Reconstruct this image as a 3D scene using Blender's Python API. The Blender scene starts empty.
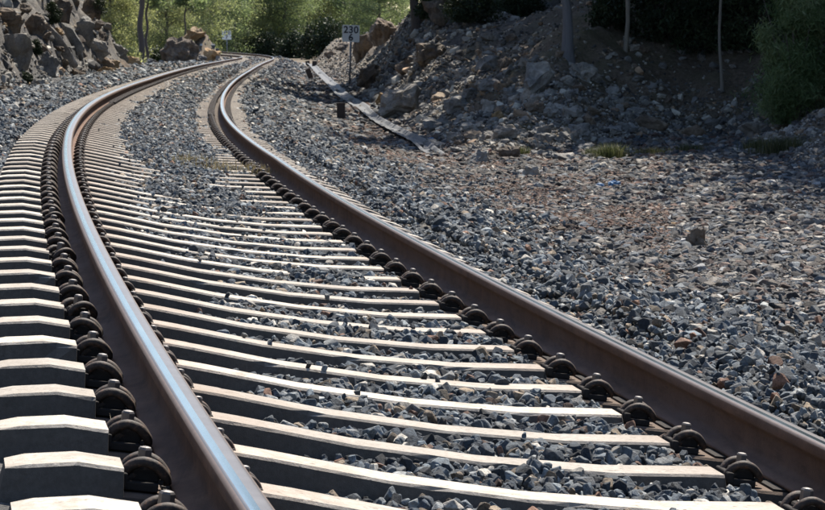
import bpy, bmesh, math, random
import numpy as np
from mathutils import Vector, Matrix, Euler
random.seed(7); RNG = np.random.default_rng(7)
SC = bpy.context.scene
COL = SC.collection

# ------------------------------------------------------------------ camera, light, exposure
F_PX, CAM_H, PITCH, ROLL = 2844.66, 0.985, 0.08038, -0.0032
cam_d = bpy.data.cameras.new('camera'); cam = bpy.data.objects.new('camera', cam_d); COL.objects.link(cam)
cam_d.sensor_width = 36.0; cam_d.lens = F_PX / 825.0 * 36.0
cam_d.clip_start = 0.2; cam_d.clip_end = 3000
cam.matrix_world = Matrix.Translation((0, 0, CAM_H)) @ Matrix.Rotation(math.pi / 2 - PITCH, 4, 'X') @ Matrix.Rotation(ROLL, 4, 'Z')
cam_d.dof.use_dof = True; cam_d.dof.focus_distance = 9.0; cam_d.dof.aperture_fstop = 34.0
SC.camera = cam

SUN_AZ, SUN_EL = math.radians(17), math.radians(55)      # azimuth from +Y towards +X
world = bpy.data.worlds.new('World'); SC.world = world; world.use_nodes = True
wn = world.node_tree; bg = wn.nodes['Background']
sky = wn.nodes.new('ShaderNodeTexSky'); sky.sky_type = 'NISHITA'; sky.sun_disc = False
sky.sun_elevation = SUN_EL; sky.sun_rotation = SUN_AZ; sky.air_density = 1.0; sky.dust_density = 0.6; sky.ozone_density = 1.5
wn.links.new(sky.outputs[0], bg.inputs['Color']); bg.inputs['Strength'].default_value = 0.1
sun_d = bpy.data.lights.new('sun', 'SUN'); sun = bpy.data.objects.new('sun', sun_d); COL.objects.link(sun)
sun_d.energy = 5.0; sun_d.angle = math.radians(0.53); sun_d.color = (1.0, 0.93, 0.82)
sdir = Vector((math.sin(SUN_AZ) * math.cos(SUN_EL), math.cos(SUN_AZ) * math.cos(SUN_EL), math.sin(SUN_EL)))
sun.rotation_euler = sdir.to_track_quat('Z', 'Y').to_euler(); sun.location = (10, 20, 30)
SC.view_settings.view_transform = 'Standard'; SC.view_settings.look = 'None'
SC.view_settings.exposure = 1.12; SC.view_settings.gamma = 1.0

# ------------------------------------------------------------------ the line of the track
KN = np.array([-8, 0, 8, 16, 24, 32, 45, 60, 80, 105, 130, 160, 200, 260.])
KK = np.array([.00398, .00398, .002722, .003104, .00197, .002127, .000875, .000695, .000348, .000102, .000904, -.004099, -.000927, -.004])
S = np.arange(-8, 280, 0.1); _k = np.interp(S, KN, KK)
TH = np.concatenate([[0], np.cumsum((_k[1:] + _k[:-1]) / 2 * .1)])
i0 = int(np.argmin(abs(S))); TH = TH - TH[i0] - .17179
_m = (TH[1:] + TH[:-1]) / 2
XT = np.concatenate([[0], np.cumsum(np.sin(_m) * .1)]); YT = np.concatenate([[0], np.cumsum(np.cos(_m) * .1)])
XT += 0.78969 - XT[i0]; YT += 4.0 - YT[i0]
def cantf(s): return np.interp(s, [0, 100, 185, 260], [.1349, .1349, -.03, -.04])
def zprof(s): return np.interp(s, [0, 20, 60, 120, 185, 260], [0, 0, -.291, -.597, -.822, -.911])
def tp(s, lat, z):
    """point at chainage s, lateral lat, height z over the rail-top plane"""
    x = np.interp(s, S, XT); y = np.interp(s, S, YT); t = np.interp(s, S, TH)
    return np.stack([x + lat * np.cos(t), y - lat * np.sin(t), z - lat * cantf(s) + zprof(s)], -1)
MONO = S < 205
def frame(x, y):
    x = np.asarray(x, float); y = np.asarray(y, float); shp = x.shape; x = x.ravel(); y = y.ravel()
    s = np.interp(y, YT[MONO], S[MONO]); xt = np.interp(s, S, XT); t = np.interp(s, S, TH)
    s = np.clip(s + (x - xt) * np.sin(t), -8, 279)
    xt = np.interp(s, S, XT); yt = np.interp(s, S, YT); t = np.interp(s, S, TH)
    l = (x - xt) * np.cos(t) - (y - yt) * np.sin(t)
    l = np.where(y < -3, x - xt, l)
    far = np.where(y > 190)[0]
    P = np.stack([XT[::5], YT[::5]], -1)
    for a in range(0, len(far), 4000):
        k = far[a:a + 4000]; d = (x[k, None] - P[:, 0]) ** 2 + (y[k, None] - P[:, 1]) ** 2
        j = d.argmin(1); tt = TH[::5][j]
        s[k] = S[::5][j]; l[k] = (x[k] - P[j, 0]) * np.cos(tt) - (y[k] - P[j, 1]) * np.sin(tt)
        ds = (x[k] - P[j, 0]) * np.sin(tt) + (y[k] - P[j, 1]) * np.cos(tt)
        l[k] = np.sign(l[k]) * np.hypot(l[k], np.where(abs(ds) > .3, ds, 0))
    return s.reshape(shp), l.reshape(shp)

def vnoise(x, y, seed=0):
    xi = np.floor(x).astype(np.int64); yi = np.floor(y).astype(np.int64); fx = x - xi; fy = y - yi
    fx = fx * fx * (3 - 2 * fx); fy = fy * fy * (3 - 2 * fy)
    def h(a, b):
        n = (a * 374761393 + b * 668265263 + seed * 1442695) & 0x7fffffff
        n = ((n ^ (n >> 13)) * 1274126177) & 0x7fffffff
        n = (n ^ (n >> 16)) & 0xffff
        return n / 65535.0
    return (h(xi, yi) * (1 - fx) + h(xi + 1, yi) * fx) * (1 - fy) + (h(xi, yi + 1) * (1 - fx) + h(xi + 1, yi + 1) * fx) * fy
def fbm(x, y, seed=0, o=4):
    r = 0; a = 1; t = 0
    for i in range(o): r = r + a * vnoise(x * 2 ** i, y * 2 ** i, seed + i); t += a; a *= .5
    return r / t
def sstep(a, b, x):
    t = np.clip((x - a) / (b - a), 0, 1); return t * t * (3 - 2 * t)

# sleeper top height over the rail-top plane, against |lateral|
SL_L = [0, .35, .64, .70, .705, 1.035, 1.04, 1.14, 1.30]
SL_Z = [-.170, -.160, -.136, -.132, -.162, -.162, -.109, -.105, -.130]
def sl_top(l):
    # the inner shoulder reaches closer to the left rail and stops shorter of the right one
    return np.interp(l, [-1.30, -1.14, -1.04, -1.035, -.742, -.737, -.64, -.35, 0, .35, .60, .655, .66, 1.035, 1.04, 1.14, 1.30],
                     [-.130, -.105, -.109, -.162, -.162, -.130, -.136, -.160, -.170, -.160, -.137, -.133, -.162, -.162, -.109, -.105, -.130])

# feet of the right hill (polygon, hill inside) and of the left cliff
RIGHT_FOOT = [(8.0, -60), (6.6, 0), (5.9, 20), (5.0, 33), (5.1, 43), (5.6, 49), (5.2, 50.5), (4.0, 47.5), (2.9, 44.5), (2.0, 42.3), (1.25, 40.6), (.85, 41), (.5, 43.5), (.08, 51),
              (-.42, 62), (-1.05, 74), (-1.7, 88), (-2.7, 111), (-4.2, 145), (-5.8, 165), (-6.5, 177), (-5.2, 188), (0, 204), (12, 230), (40, 300), (400, 500), (400, -60)]
LEFT_FOOT = [(-5.0, -60), (-5.0, 0), (-5.2, 20), (-6.4, 36), (-7.7, 52), (-8.8, 70), (-9.2, 84), (-9.3, 94), (-10.2, 101), (-13, 106), (-22, 112), (-60, 125), (-400, 140), (-400, -60)]
def poly_sd(poly, x, y):
    """distance inside the polygon (0 outside)"""
    x = np.asarray(x, float); y = np.asarray(y, float)
    ins = np.zeros(x.shape, bool); best = np.full(x.shape, 1e9); n = len(poly)
    for i in range(n):
        ax, ay = poly[i]; bx, by = poly[(i + 1) % n]
        c = ((ay > y) != (by > y)) & (x < (bx - ax) * (y - ay) / ((by - ay) if by != ay else 1e-9) + ax); ins ^= c
        dx, dy = bx - ax, by - ay; t = np.clip(((x - ax) * dx + (y - ay) * dy) / (dx * dx + dy * dy), 0, 1)
        best = np.minimum(best, np.hypot(x - ax - t * dx, y - ay - t * dy))
    return np.where(ins, best, -best)

def base_z(s, l):
    """the formation: ballast bed, shoulders and the verges either side (surface the stones lie on)"""
    zt = zprof(s)
    c = cantf(s); inb = zt - l * c - .21; w = c / .1349
    r = np.interp(l, [1.45, 1.75, 2.9, 3.6], [-.296, -.396, -.72, -.78]) + (1 - w) * np.interp(l, [1.45, 1.75, 2.9], [.196, .236, 0])
    lf = np.interp(-l, [1.42, 2.1, 3.2, 4.5], [.0, .10, -.03, .0]) - (1 - w) * np.interp(-l, [1.35, 2.1, 4.5], [.182, .3, .35])
    z = np.where(l > 1.45, zt + r, np.where(l < -1.42, zt + lf, inb))
    return z
def ground_z(x, y, rough=True):
    x = np.asarray(x, float); y = np.asarray(y, float)
    s, l = frame(x, y)
    z = base_z(s, l)
    z = z + sstep(60, 120, abs(l)) * 0
    w = sstep(1.7, 3.0, abs(l))
    z = z + w * ((fbm(x / 1.3, y / 1.3, 3) - .5) * .10)
    dr = poly_sd(RIGHT_FOOT, x, y); dl = poly_sd(LEFT_FOOT, x, y)
    far_bank = sstep(75, 120, y)
    h = np.clip(dr, 0, None)
    sl = .50 + .42 * far_bank
    hr = np.where(h < 9, h * sl, 9 * sl + (1 - np.exp(-(h - 9) / 30)) * 10)
    cap = np.interp(y, [100, 118, 150, 230], [16, 2.1, 1.9, 1.2]) + (fbm(x / 2.0, y / 5, 61) - .5) * .5
    hr = np.where(hr > cap * .7, cap * (1 - .3 * np.exp(-(hr / cap - .7) / .3)), hr)
    # a rock outcrop that comes forward beside the nearer sign
    oc = np.exp(-((x - .9) / 2.0) ** 2 - ((y - 88) / 13) ** 2)
    hr = hr + oc * 1.7 * sstep(.3, 1.5, h)
    if rough:
        hr = hr + sstep(0, 1.2, h) * ((fbm(x / 1.6, y / 1.9, 11, 5) - .5) * 1.1 + (fbm(x / .45, y / .5, 14, 3) - .5) * .26)
    z = z + np.where(dr > 0, hr, 0)
    z = z + 1.35 * np.exp(-((x + 10.15) / .72) ** 2 - ((y - 138) / 1.6) ** 2) * (.75 + .5 * fbm(x / .5, y / .8, 81))
    h = np.clip(dl, 0, None)
    wend = 1
    hl = np.where(h < 3.5, h * 1.25, 4.375 + (1 - np.exp(-(h - 3.5) / 20)) * 9) * wend
    if rough:
        st = (x * .8 + y * .35)
        rid = 1 - abs(2 * fbm(st / 1.1, (y - x) / 3.5, 21, 4) - 1)
        hl = hl + sstep(0, .8, h) * ((rid - .6) * 1.5 + (fbm(x / .5, y / .9, 25, 3) - .5) * 1.0 + (vnoise(x / .22, y / .4, 29) - .5) * .35)
    z = z + np.where(dl > 0, hl, 0)
    return z, s, l, dr, dl
def gz(x, y): return float(ground_z(np.array([x]), np.array([y]))[0][0])

RC = cam.matrix_world.to_3x3()
def ray(px, py): return (RC @ Vector(((px - 412.5) / F_PX, -(py - 255.0) / F_PX, -1))).normalized()
def at(px, py, start=4.0, stop=400.0, dz=0.0):
    """where the ground lies along a sight line"""
    d = ray(px, py); d = d / d.y
    Y = np.concatenate([np.arange(start, 60, .04), np.arange(60, stop, .2)])
    X = d.x * Y; Z = CAM_H + d.z * Y
    g = ground_z(X, Y)[0] + dz
    k = np.where(Z <= g)[0]
    k = k[0] if len(k) else len(Y) - 1
    return Vector((X[k], Y[k], g[k] - dz))
def scale_at(p): return F_PX / p.y          # photo pixels per metre

# ------------------------------------------------------------------ helpers
def tag(o, label=None, cat=None, group=None, kind=None):
    if label: o['label'] = label
    if cat: o['category'] = cat
    if group: o['group'] = group
    if kind: o['kind'] = kind
    return o
def link(o, parent=None):
    COL.objects.link(o)
    if parent: o.parent = parent
    return o
def empty(name, loc=(0, 0, 0), rz=0):
    o = bpy.data.objects.new(name, None); o.location = loc; o.rotation_euler = (0, 0, rz); o.empty_display_size = .1
    return link(o)
def mesh(name, V, Fs, mats=(), smooth=False, mi=None):
    """V (n,3); Fs (m,k) int array or list of lists"""
    me = bpy.data.meshes.new(name)
    if isinstance(Fs, np.ndarray):
        V = np.asarray(V, np.float32); m, k = Fs.shape
        me.vertices.add(len(V)); me.vertices.foreach_set('co', V.ravel())
        me.loops.add(m * k); me.loops.foreach_set('vertex_index', Fs.astype(np.int32).ravel())
        me.polygons.add(m); me.polygons.foreach_set('loop_start', np.arange(0, m * k, k, dtype=np.int32))
        me.update(calc_edges=True)
    else:
        me.from_pydata([tuple(v) for v in V], [], [list(f) for f in Fs]); me.update()
    for m_ in mats: me.materials.append(m_)
    if mi is not None: me.polygons.foreach_set('material_index', np.asarray(mi, np.int32))
    me.polygons.foreach_set('use_smooth', np.full(len(me.polygons), smooth))
    return me
def obj(name, me, parent=None, loc=None, rot=None):
    o = bpy.data.objects.new(name, me)
    if loc is not None: o.location = loc
    if rot is not None: o.rotation_euler = rot
    return link(o, parent)
class MB:
    def __init__(s): s.v = []; s.f = []
    def add(s, V, Fs):
        b = len(s.v); s.v += [tuple(v) for v in V]; s.f += [tuple(i + b for i in f) for f in Fs]
    def box(s, c, d, ch=0.0, rot=None):
        bm = bmesh.new(); bmesh.ops.create_cube(bm, size=1)
        for v in bm.verts: v.co = Vector((v.co.x * d[0], v.co.y * d[1], v.co.z * d[2]))
        if ch: bmesh.ops.bevel(bm, geom=bm.edges[:], offset=ch, segments=2, affect='EDGES', profile=.5)
        M = Matrix.Translation(c) @ (rot.to_matrix().to_4x4() if rot else Matrix())
        bmesh.ops.transform(bm, matrix=M, verts=bm.verts); bm.verts.index_update()
        s.add([v.co[:] for v in bm.verts], [[v.index for v in f.verts] for f in bm.faces]); bm.free()
    def tube(s, P, R, n=8, cap=True):
        P = [Vector(p) for p in P]; R = R if hasattr(R, '__len__') else [R] * len(P)
        V = []; Fs = []; a = None; tp_ = None
        for i, p in enumerate(P):
            t = (P[min(i + 1, len(P) - 1)] - P[max(i - 1, 0)]).normalized()
            if a is None:
                a = t.cross(Vector((0.31, .17, 1)))
                if a.length < 1e-3: a = t.cross(Vector((1, 0, 0)))
            else: a = tp_.rotation_difference(t) @ a
            a = (a - t * a.dot(t)).normalized(); b = t.cross(a); tp_ = t
            for k in range(n):
                w = 2 * math.pi * k / n; V.append(p + (a * math.cos(w) + b * math.sin(w)) * R[i])
        for i in range(len(P) - 1):
            for k in range(n):
                q = (k + 1) % n; Fs.append((i * n + k, i * n + q, (i + 1) * n + q, (i + 1) * n + k))
        if cap: Fs.append(tuple(range(n))[::-1]); Fs.append(tuple((len(P) - 1) * n + k for k in range(n)))
        s.add(V, Fs)
    def lathe(s, prof, n=10, c=(0, 0, 0)):
        V = []; Fs = []
        for r, z in prof:
            for k in range(n):
                w = 2 * math.pi * k / n; V.append((c[0] + r * math.cos(w), c[1] + r * math.sin(w), c[2] + z))
        for i in range(len(prof) - 1):
            for k in range(n): q = (k + 1) % n; Fs.append((i * n + k, i * n + q, (i + 1) * n + q, (i + 1) * n + k))
        Fs.append(tuple(range(n))[::-1]); Fs.append(tuple((len(prof) - 1) * n + k for k in range(n)))
        s.add(V, Fs)
    def me(s, name, mats, smooth=False): return mesh(name, s.v, s.f, mats, smooth)
def smooth_path(P, n=6):
    P = [Vector(p) for p in P]; out = []
    for i in range(len(P) - 1):
        p0 = P[max(i - 1, 0)]; p1 = P[i]; p2 = P[i + 1]; p3 = P[min(i + 2, len(P) - 1)]
        for k in range(n):
            t = k / n; out.append(.5 * ((2 * p1) + (p2 - p0) * t + (2 * p0 - 5 * p1 + 4 * p2 - p3) * t * t + (3 * p1 - p0 - 3 * p2 + p3) * t ** 3))
    out.append(P[-1]); return out

# ------------------------------------------------------------------ materials
class NT:
    def __init__(s, name):
        s.m = bpy.data.materials.new(name); s.m.use_nodes = True; s.t = s.m.node_tree; s.b = s.t.nodes['Principled BSDF']; s.out = s.t.nodes['Material Output']
    def n(s, typ, **kw):
        nd = s.t.nodes.new(typ)
        for k, v in kw.items():
            if k in nd.inputs: nd.inputs[k].default_value = v
            else: setattr(nd, k, v)
        return nd
    def l(s, a, b): s.t.links.new(a, b)
    def noise(s, scale, detail=4, rough=.6, vec=None, dist=0.0):
        nd = s.n('ShaderNodeTexNoise'); nd.inputs['Scale'].default_value = scale; nd.inputs['Detail'].default_value = detail
        nd.inputs['Roughness'].default_value = rough; nd.inputs['Distortion'].default_value = dist
        if vec is not None: s.l(vec, nd.inputs['Vector'])
        return nd.outputs['Fac']
    def ramp(s, fac, stops, interp='LINEAR'):
        nd = s.n('ShaderNodeValToRGB'); cr = nd.color_ramp; cr.interpolation = interp
        while len(cr.elements) < len(stops): cr.elements.new(.5)
        for e, (p, c) in zip(cr.elements, stops): e.position = p; e.color = (*c, 1) if len(c) == 3 else c
        s.l(fac, nd.inputs[0]); return nd.outputs[0]
    def mix(s, fac, a, b, mode='MIX'):
        nd = s.n('ShaderNodeMix'); nd.data_type = 'RGBA'; nd.blend_type = mode
        for sock, v in ((nd.inputs[0], fac), (nd.inputs[6], a), (nd.inputs[7], b)):
            if isinstance(v, bpy.types.NodeSocket): s.l(v, sock)
            elif isinstance(v, (int, float)): sock.default_value = v
            else: sock.default_value = (*v, 1)
        return nd.outputs[2]
    def math(s, op, a, b=0.0, clamp=False):
        nd = s.n('ShaderNodeMath'); nd.operation = op; nd.use_clamp = clamp
        for sock, v in ((nd.inputs[0], a), (nd.inputs[1], b)):
            if isinstance(v, bpy.types.NodeSocket): s.l(v, sock)
            else: sock.default_value = v
        return nd.outputs[0]
    def bump(s, h, strength=.5, dist=.01, normal=None):
        nd = s.n('ShaderNodeBump'); nd.inputs['Strength'].default_value = strength; nd.inputs['Distance'].default_value = dist
        s.l(h, nd.inputs['Height'])
        if normal is not None: s.l(normal, nd.inputs['Normal'])
        return nd.outputs[0]
    def done(s, col=None, rough=.8, normal=None, metal=0.0, spec=.5):
        if col is not None:
            if isinstance(col, bpy.types.NodeSocket): s.l(col, s.b.inputs['Base Color'])
            else: s.b.inputs['Base Color'].default_value = (*col, 1)
        if isinstance(rough, bpy.types.NodeSocket): s.l(rough, s.b.inputs['Roughness'])
        else: s.b.inputs['Roughness'].default_value = rough
        if normal is not None: s.l(normal, s.b.inputs['Normal'])
        s.b.inputs['Metallic'].default_value = metal; s.b.inputs['Specular IOR Level'].default_value = spec
        return s.m
    def pos(s): return s.n('ShaderNodeNewGeometry').outputs['Position']
    def objc(s): return s.n('ShaderNodeTexCoord').outputs['Object']
    def rnd(s): return s.n('ShaderNodeObjectInfo').outputs['Random']

def mat_concrete(name='sleeper_concrete', dirt=0.0):
    t = NT(name); p = t.pos()
    big = t.noise(3.5, 4, .6, p); fine = t.noise(60, 5, .7, p); spk = t.noise(260, 3, .8, p)
    c = t.ramp(big, [(.25, (.38, .34, .29)), (.5, (.50, .46, .405)), (.75, (.57, .53, .47))])
    c = t.mix(t.ramp(fine, [(.35, (0, 0, 0)), (.65, (1, 1, 1))]), t.mix(.55, c, (.22, .19, .16)), c)
    # tone of each sleeper
    c = t.mix(1.0, c, t.ramp(t.rnd(), [(0, (.66, .65, .645)), (.5, (.9, .885, .87)), (1, (1.04, 1.02, 1.0))]), 'MULTIPLY')
    st_ = t.noise(5.5, 5, .7, p, .8); c = t.mix(t.ramp(st_, [(.48, (0, 0, 0)), (.64, (.8, .8, .8))]), c, (.27, .235, .195))
    sp = t.noise(26, 3, .8, p); c = t.mix(t.ramp(sp, [(.60, (0, 0, 0)), (.68, (.7, .7, .7))]), c, (.13, .11, .09))
    # rusty dust washed from the rails on to the seats
    at_ = t.n('ShaderNodeAttribute'); at_.attribute_name = 'rust'
    c = t.mix(t.math('MULTIPLY', at_.outputs['Fac'], t.ramp(t.noise(9, 4, .6, p), [(.3, (.35, .35, .35)), (.65, (1, 1, 1))])), c, (.20, .125, .085))
    c = t.mix(t.ramp(at_.outputs['Fac'], [(.7, (0, 0, 0)), (.95, (.9, .9, .9))]), c, (.085, .06, .045))
    if dirt: c = t.mix(dirt, c, (.19, .16, .13))
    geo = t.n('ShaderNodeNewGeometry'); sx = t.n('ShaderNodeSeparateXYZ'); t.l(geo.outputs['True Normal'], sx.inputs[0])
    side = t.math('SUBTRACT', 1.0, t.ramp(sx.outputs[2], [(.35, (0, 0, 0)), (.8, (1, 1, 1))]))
    c = t.mix(t.math('MULTIPLY', side, .92), c, t.mix(fine, (.028, .026, .025), (.085, .078, .070)))    # steep sides painted dark: their shade is put into the colour
    h = t.math('ADD', t.math('MULTIPLY', fine, .6), t.math('MULTIPLY', spk, .4))
    vo = t.n('ShaderNodeTexVoronoi'); vo.inputs['Scale'].default_value = 45; t.l(p, vo.inputs['Vector'])
    pit = t.ramp(vo.outputs['Distance'], [(0, (0, 0, 0)), (.22, (1, 1, 1))])
    h = t.math('ADD', h, t.math('MULTIPLY', pit, .35))
    return t.done(c, .9, t.bump(h, .55, .006), spec=.3)
def mat_rail_side():
    t = NT('rail_rust'); p = t.pos()
    a = t.noise(6, 5, .65, p); b = t.noise(90, 4, .7, p); c3 = t.noise(1.3, 3, .5, p)
    c = t.ramp(a, [(.3, (.08, .042, .026)), (.55, (.135, .074, .046)), (.75, (.20, .11, .065))])
    c = t.mix(t.ramp(c3, [(.45, (0, 0, 0)), (.7, (.6, .6, .6))]), c, (.15, .10, .08))
    c = t.mix(t.math('MULTIPLY', b, .35), c, (.04, .026, .02))
    mp = t.n('ShaderNodeMapping'); mp.inputs['Scale'].default_value = (1, .06, 1); t.l(p, mp.inputs[0])
    sk = t.noise(40, 4, .7, mp.outputs[0]); c = t.mix(t.ramp(sk, [(.5, (0, 0, 0)), (.72, (.55, .55, .55))]), c, (.045, .028, .02))
    return t.done(c, .85, t.bump(b, .5, .003), metal=.0, spec=.22)
def mat_rail_top():
    t = NT('rail_polished_steel'); p = t.pos()
    a = t.noise(2.5, 3, .5, p); mp = t.n('ShaderNodeMapping'); mp.inputs['Scale'].default_value = (14, .5, 1); t.l(t.objc(), mp.inputs[0])
    st = t.noise(3.0, 3, .6, mp.outputs[0])
    r = t.math('ADD', .17, t.math('MULTIPLY', a, .14))
    c = t.mix(st, (.07, .10, .125), (.14, .185, .215))
    return t.done(c, r, None, metal=1.0)
def mat_rail_band():
    t = NT('rail_dull_band'); p = t.pos(); a = t.noise(12, 4, .6, p)
    return t.done(t.mix(a, (.05, .046, .048), (.09, .085, .088)), .45, metal=.9)
def mat_rail_shoulder():
    t = NT('rail_worn_shoulder'); p = t.pos(); a = t.noise(30, 4, .6, p)
    return t.done(t.mix(a, (.085, .06, .05), (.16, .12, .10)), .55, metal=.4)
def mat_iron():
    t = NT('fastening_iron'); p = t.pos(); a = t.noise(70, 4, .65, p)
    c = t.ramp(a, [(.3, (.016, .012, .011)), (.52, (.04, .029, .023)), (.68, (.10, .055, .035))])
    return t.done(c, .7, t.bump(a, .6, .003), metal=.0, spec=.3)
def mat_plastic():
    t = NT('guide_plate_nylon'); a = t.noise(50, 3, .6, t.pos())
    return t.done(t.mix(a, (.012, .012, .012), (.035, .028, .024)), .9, spec=.2)
def mat_bolt():
    t = NT('bolt_steel'); a = t.noise(120, 3, .6, t.pos())
    return t.done(t.mix(a, (.05, .043, .04), (.15, .13, .115)), .5, metal=.3)
def mat_stones(name, stops, rough=.75):
    t = NT(name); p = t.pos(); r = t.rnd()
    c = t.ramp(r, stops, 'CONSTANT')
    # second random from the first, for lightness
    r2 = t.math('FRACT', t.math('MULTIPLY', r, 37.13))
    c = t.mix(1.0, c, t.ramp(r2, [(0, (.5, .5, .5)), (.55, (1, 1, 1)), (.85, (1.5, 1.5, 1.48)), (1, (2.1, 2.08, 2.0))]), 'MULTIPLY')
    f = t.noise(110, 5, .75, p); c = t.mix(t.ramp(f, [(.38, (.9, .9, .9)), (.6, (0, 0, 0))]), c, t.mix(1.0, c, (.42, .40, .38), 'MULTIPLY'))
    g = t.noise(9, 3, .6, p); c = t.mix(t.ramp(g, [(.55, (0, 0, 0)), (.8, (.45, .45, .45))]), c, (.20, .17, .13))
    return t.done(c, rough, t.bump(f, .9, .007), spec=.35)
def mat_rock(name, ca, cb, cc, scale=3.0, strata=0.0):
    t = NT(name); o = t.objc(); r = t.rnd(); p = t.pos()
    n1 = t.noise(scale, 6, .65, p, .4); n2 = t.noise(scale * 7, 5, .7, p); n3 = t.noise(scale * .5, 3, .5, p)
    c = t.ramp(n1, [(.3, ca), (.52, cb), (.72, cc)])
    c = t.mix(1.0, c, t.ramp(r, [(0, (.7, .7, .72)), (.5, (1, .98, .96)), (1, (1.35, 1.28, 1.2))]), 'MULTIPLY')
    c = t.mix(t.ramp(n2, [(.4, (.55, .55, .55)), (.6, (0, 0, 0))]), c, t.mix(1.0, c, (.4, .38, .36), 'MULTIPLY'))
    c = t.mix(t.ramp(n3, [(.55, (0, 0, 0)), (.75, (.5, .5, .5))]), c, (.12, .105, .075))
    h = t.math('ADD', t.math('MULTIPLY', n1, .6), t.math('MULTIPLY', n2, .4))
    if strata:
        w = t.n('ShaderNodeTexWave'); w.inputs['Scale'].default_value = strata; w.inputs['Distortion'].default_value = 6; w.inputs['Detail'].default_value = 4
        t.l(p, w.inputs['Vector']); h = t.math('ADD', h, t.math('MULTIPLY', w.outputs['Fac'], .4))
    return t.done(c, .88, t.bump(h, .8, .05), spec=.3)
def mat_ground():
    t = NT('ground_soil'); p = t.pos(); z = t.n('ShaderNodeAttribute'); z.attribute_name = 'zone'
    sep = t.n('ShaderNodeSeparateColor'); t.l(z.outputs['Color'], sep.inputs[0])
    n1 = t.noise(1.1, 5, .6, p); n2 = t.noise(14, 5, .75, p); n3 = t.noise(45, 4, .75, p); n4 = t.noise(.35, 3, .5, p)
    grav = t.ramp(n3, [(.32, (.035, .036, .038)), (.5, (.085, .082, .078)), (.66, (.19, .175, .16))])
    soil = t.ramp(n2, [(.3, (.06, .047, .036)), (.5, (.13, .10, .075)), (.7, (.21, .17, .13))])
    soil = t.mix(t.ramp(n1, [(.45, (0, 0, 0)), (.65, (.7, .7, .7))]), soil, (.085, .080, .045))
    rock = t.ramp(n1, [(.3, (.075, .072, .072)), (.5, (.15, .14, .13)), (.68, (.24, .205, .16))])
    rock = t.mix(t.ramp(n2, [(.4, (.7, .7, .7)), (.6, (0, 0, 0))]), rock, (.05, .047, .045))
    pale = t.ramp(n2, [(.3, (.20, .17, .14)), (.6, (.34, .30, .25)), (.8, (.42, .38, .33))])
    c = t.mix(sep.outputs[0], grav, soil); c = t.mix(sep.outputs[1], c, rock); c = t.mix(sep.outputs[2], c, pale)
    h = t.math('ADD', t.math('MULTIPLY', n2, .6), t.math('MULTIPLY', n3, .4))
    return t.done(c, .95, t.bump(h, .9, .06), spec=.2)
def mat_leaf(name, stops, trans=.45):
    t = NT(name); r = t.n('ShaderNodeTexWhiteNoise'); r.noise_dimensions = '3D'
    a = t.n('ShaderNodeAttribute'); a.attribute_name = 'tone'
    c = t.ramp(a.outputs['Fac'], stops)
    rn = t.rnd(); c = t.mix(1.0, c, t.ramp(rn, [(0, (.8, .85, .8)), (1, (1.15, 1.1, 1.0))]), 'MULTIPLY')
    t.l(c, t.b.inputs['Base Color']); t.b.inputs['Roughness'].default_value = .6; t.b.inputs['Specular IOR Level'].default_value = .25
    tr = t.n('ShaderNodeBsdfTranslucent'); c2 = t.mix(1.0, c, (1.12, 1.18, .85), 'MULTIPLY'); t.l(c2, tr.inputs[0])
    ms = t.n('ShaderNodeMixShader'); ms.inputs[0].default_value = trans
    t.l(t.b.outputs[0], ms.inputs[1]); t.l(tr.outputs[0], ms.inputs[2]); t.l(ms.outputs[0], t.out.inputs[0])
    return t.m
def mat_bark(name='pine_bark', a=(.045, .036, .032), b=(.13, .105, .09)):
    t = NT(name); mp = t.n('ShaderNodeMapping'); mp.inputs['Scale'].default_value = (1, 1, .25); t.l(t.pos(), mp.inputs[0])
    n = t.noise(22, 5, .7, mp.outputs[0]); return t.done(t.mix(n, a, b), .9, t.bump(n, .9, .03))
def mat_plain(name, c, rough=.6, metal=0.0, n=20, var=.25):
    t = NT(name); f = t.noise(n, 4, .6, t.pos()); d = tuple(v * (1 - var) for v in c)
    return t.done(t.mix(f, d, c), rough, t.bump(f, .25, .003), metal=metal)

M_CON = mat_concrete(); M_CON2 = mat_concrete('weathered_sleeper_concrete', .55); M_RS = mat_rail_side(); M_RT = mat_rail_top(); M_RSH = mat_rail_shoulder(); M_RT2 = mat_rail_band(); M_IR = mat_iron(); M_GP = mat_plastic(); M_BO = mat_bolt()
M_BAL = mat_stones('ballast_stone', [(0, (.024, .031, .040)), (.17, (.052, .066, .083)), (.38, (.092, .113, .133)), (.58, (.145, .165, .18)), (.74, (.25, .26, .26)), (.85, (.20, .155, .11)), (.91, (.14, .075, .05)), (.945, (.44, .41, .36))], .8)
M_MIX = mat_stones('verge_stone', [(0, (.035, .033, .035)), (.14, (.10, .088, .078)), (.26, (.12, .086, .072)), (.38, (.062, .074, .09)), (.56, (.16, .145, .13)), (.70, (.095, .105, .115)), (.84, (.30, .275, .24)), (.92, (.12, .066, .05)), (.95, (.20, .20, .205))], .85)
M_SCR = mat_stones('scree_stone', [(0, (.09, .088, .088)), (.25, (.17, .165, .16)), (.5, (.25, .24, .22)), (.7, (.19, .16, .125)), (.85, (.38, .36, .32)), (.95, (.27, .19, .13))], .85)
M_RG = mat_rock('boulder_grey', (.11, .11, .112), (.21, .208, .20), (.34, .325, .30), 3, .9)
M_RB = mat_rock('boulder_brown', (.09, .07, .055), (.19, .15, .115), (.31, .26, .20), 2.5, .9)
M_RP = mat_rock('boulder_pale', (.16, .15, .14), (.27, .255, .235), (.38, .36, .33), 3)
M_RO = mat_rock('boulder_ochre', (.16, .10, .05), (.32, .22, .12), (.42, .33, .22), 2.5)
M_CL = mat_rock('cliff_rock', (.055, .046, .040), (.125, .10, .08), (.24, .185, .13), 2.6, 1.8)
M_GR = mat_ground()
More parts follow.
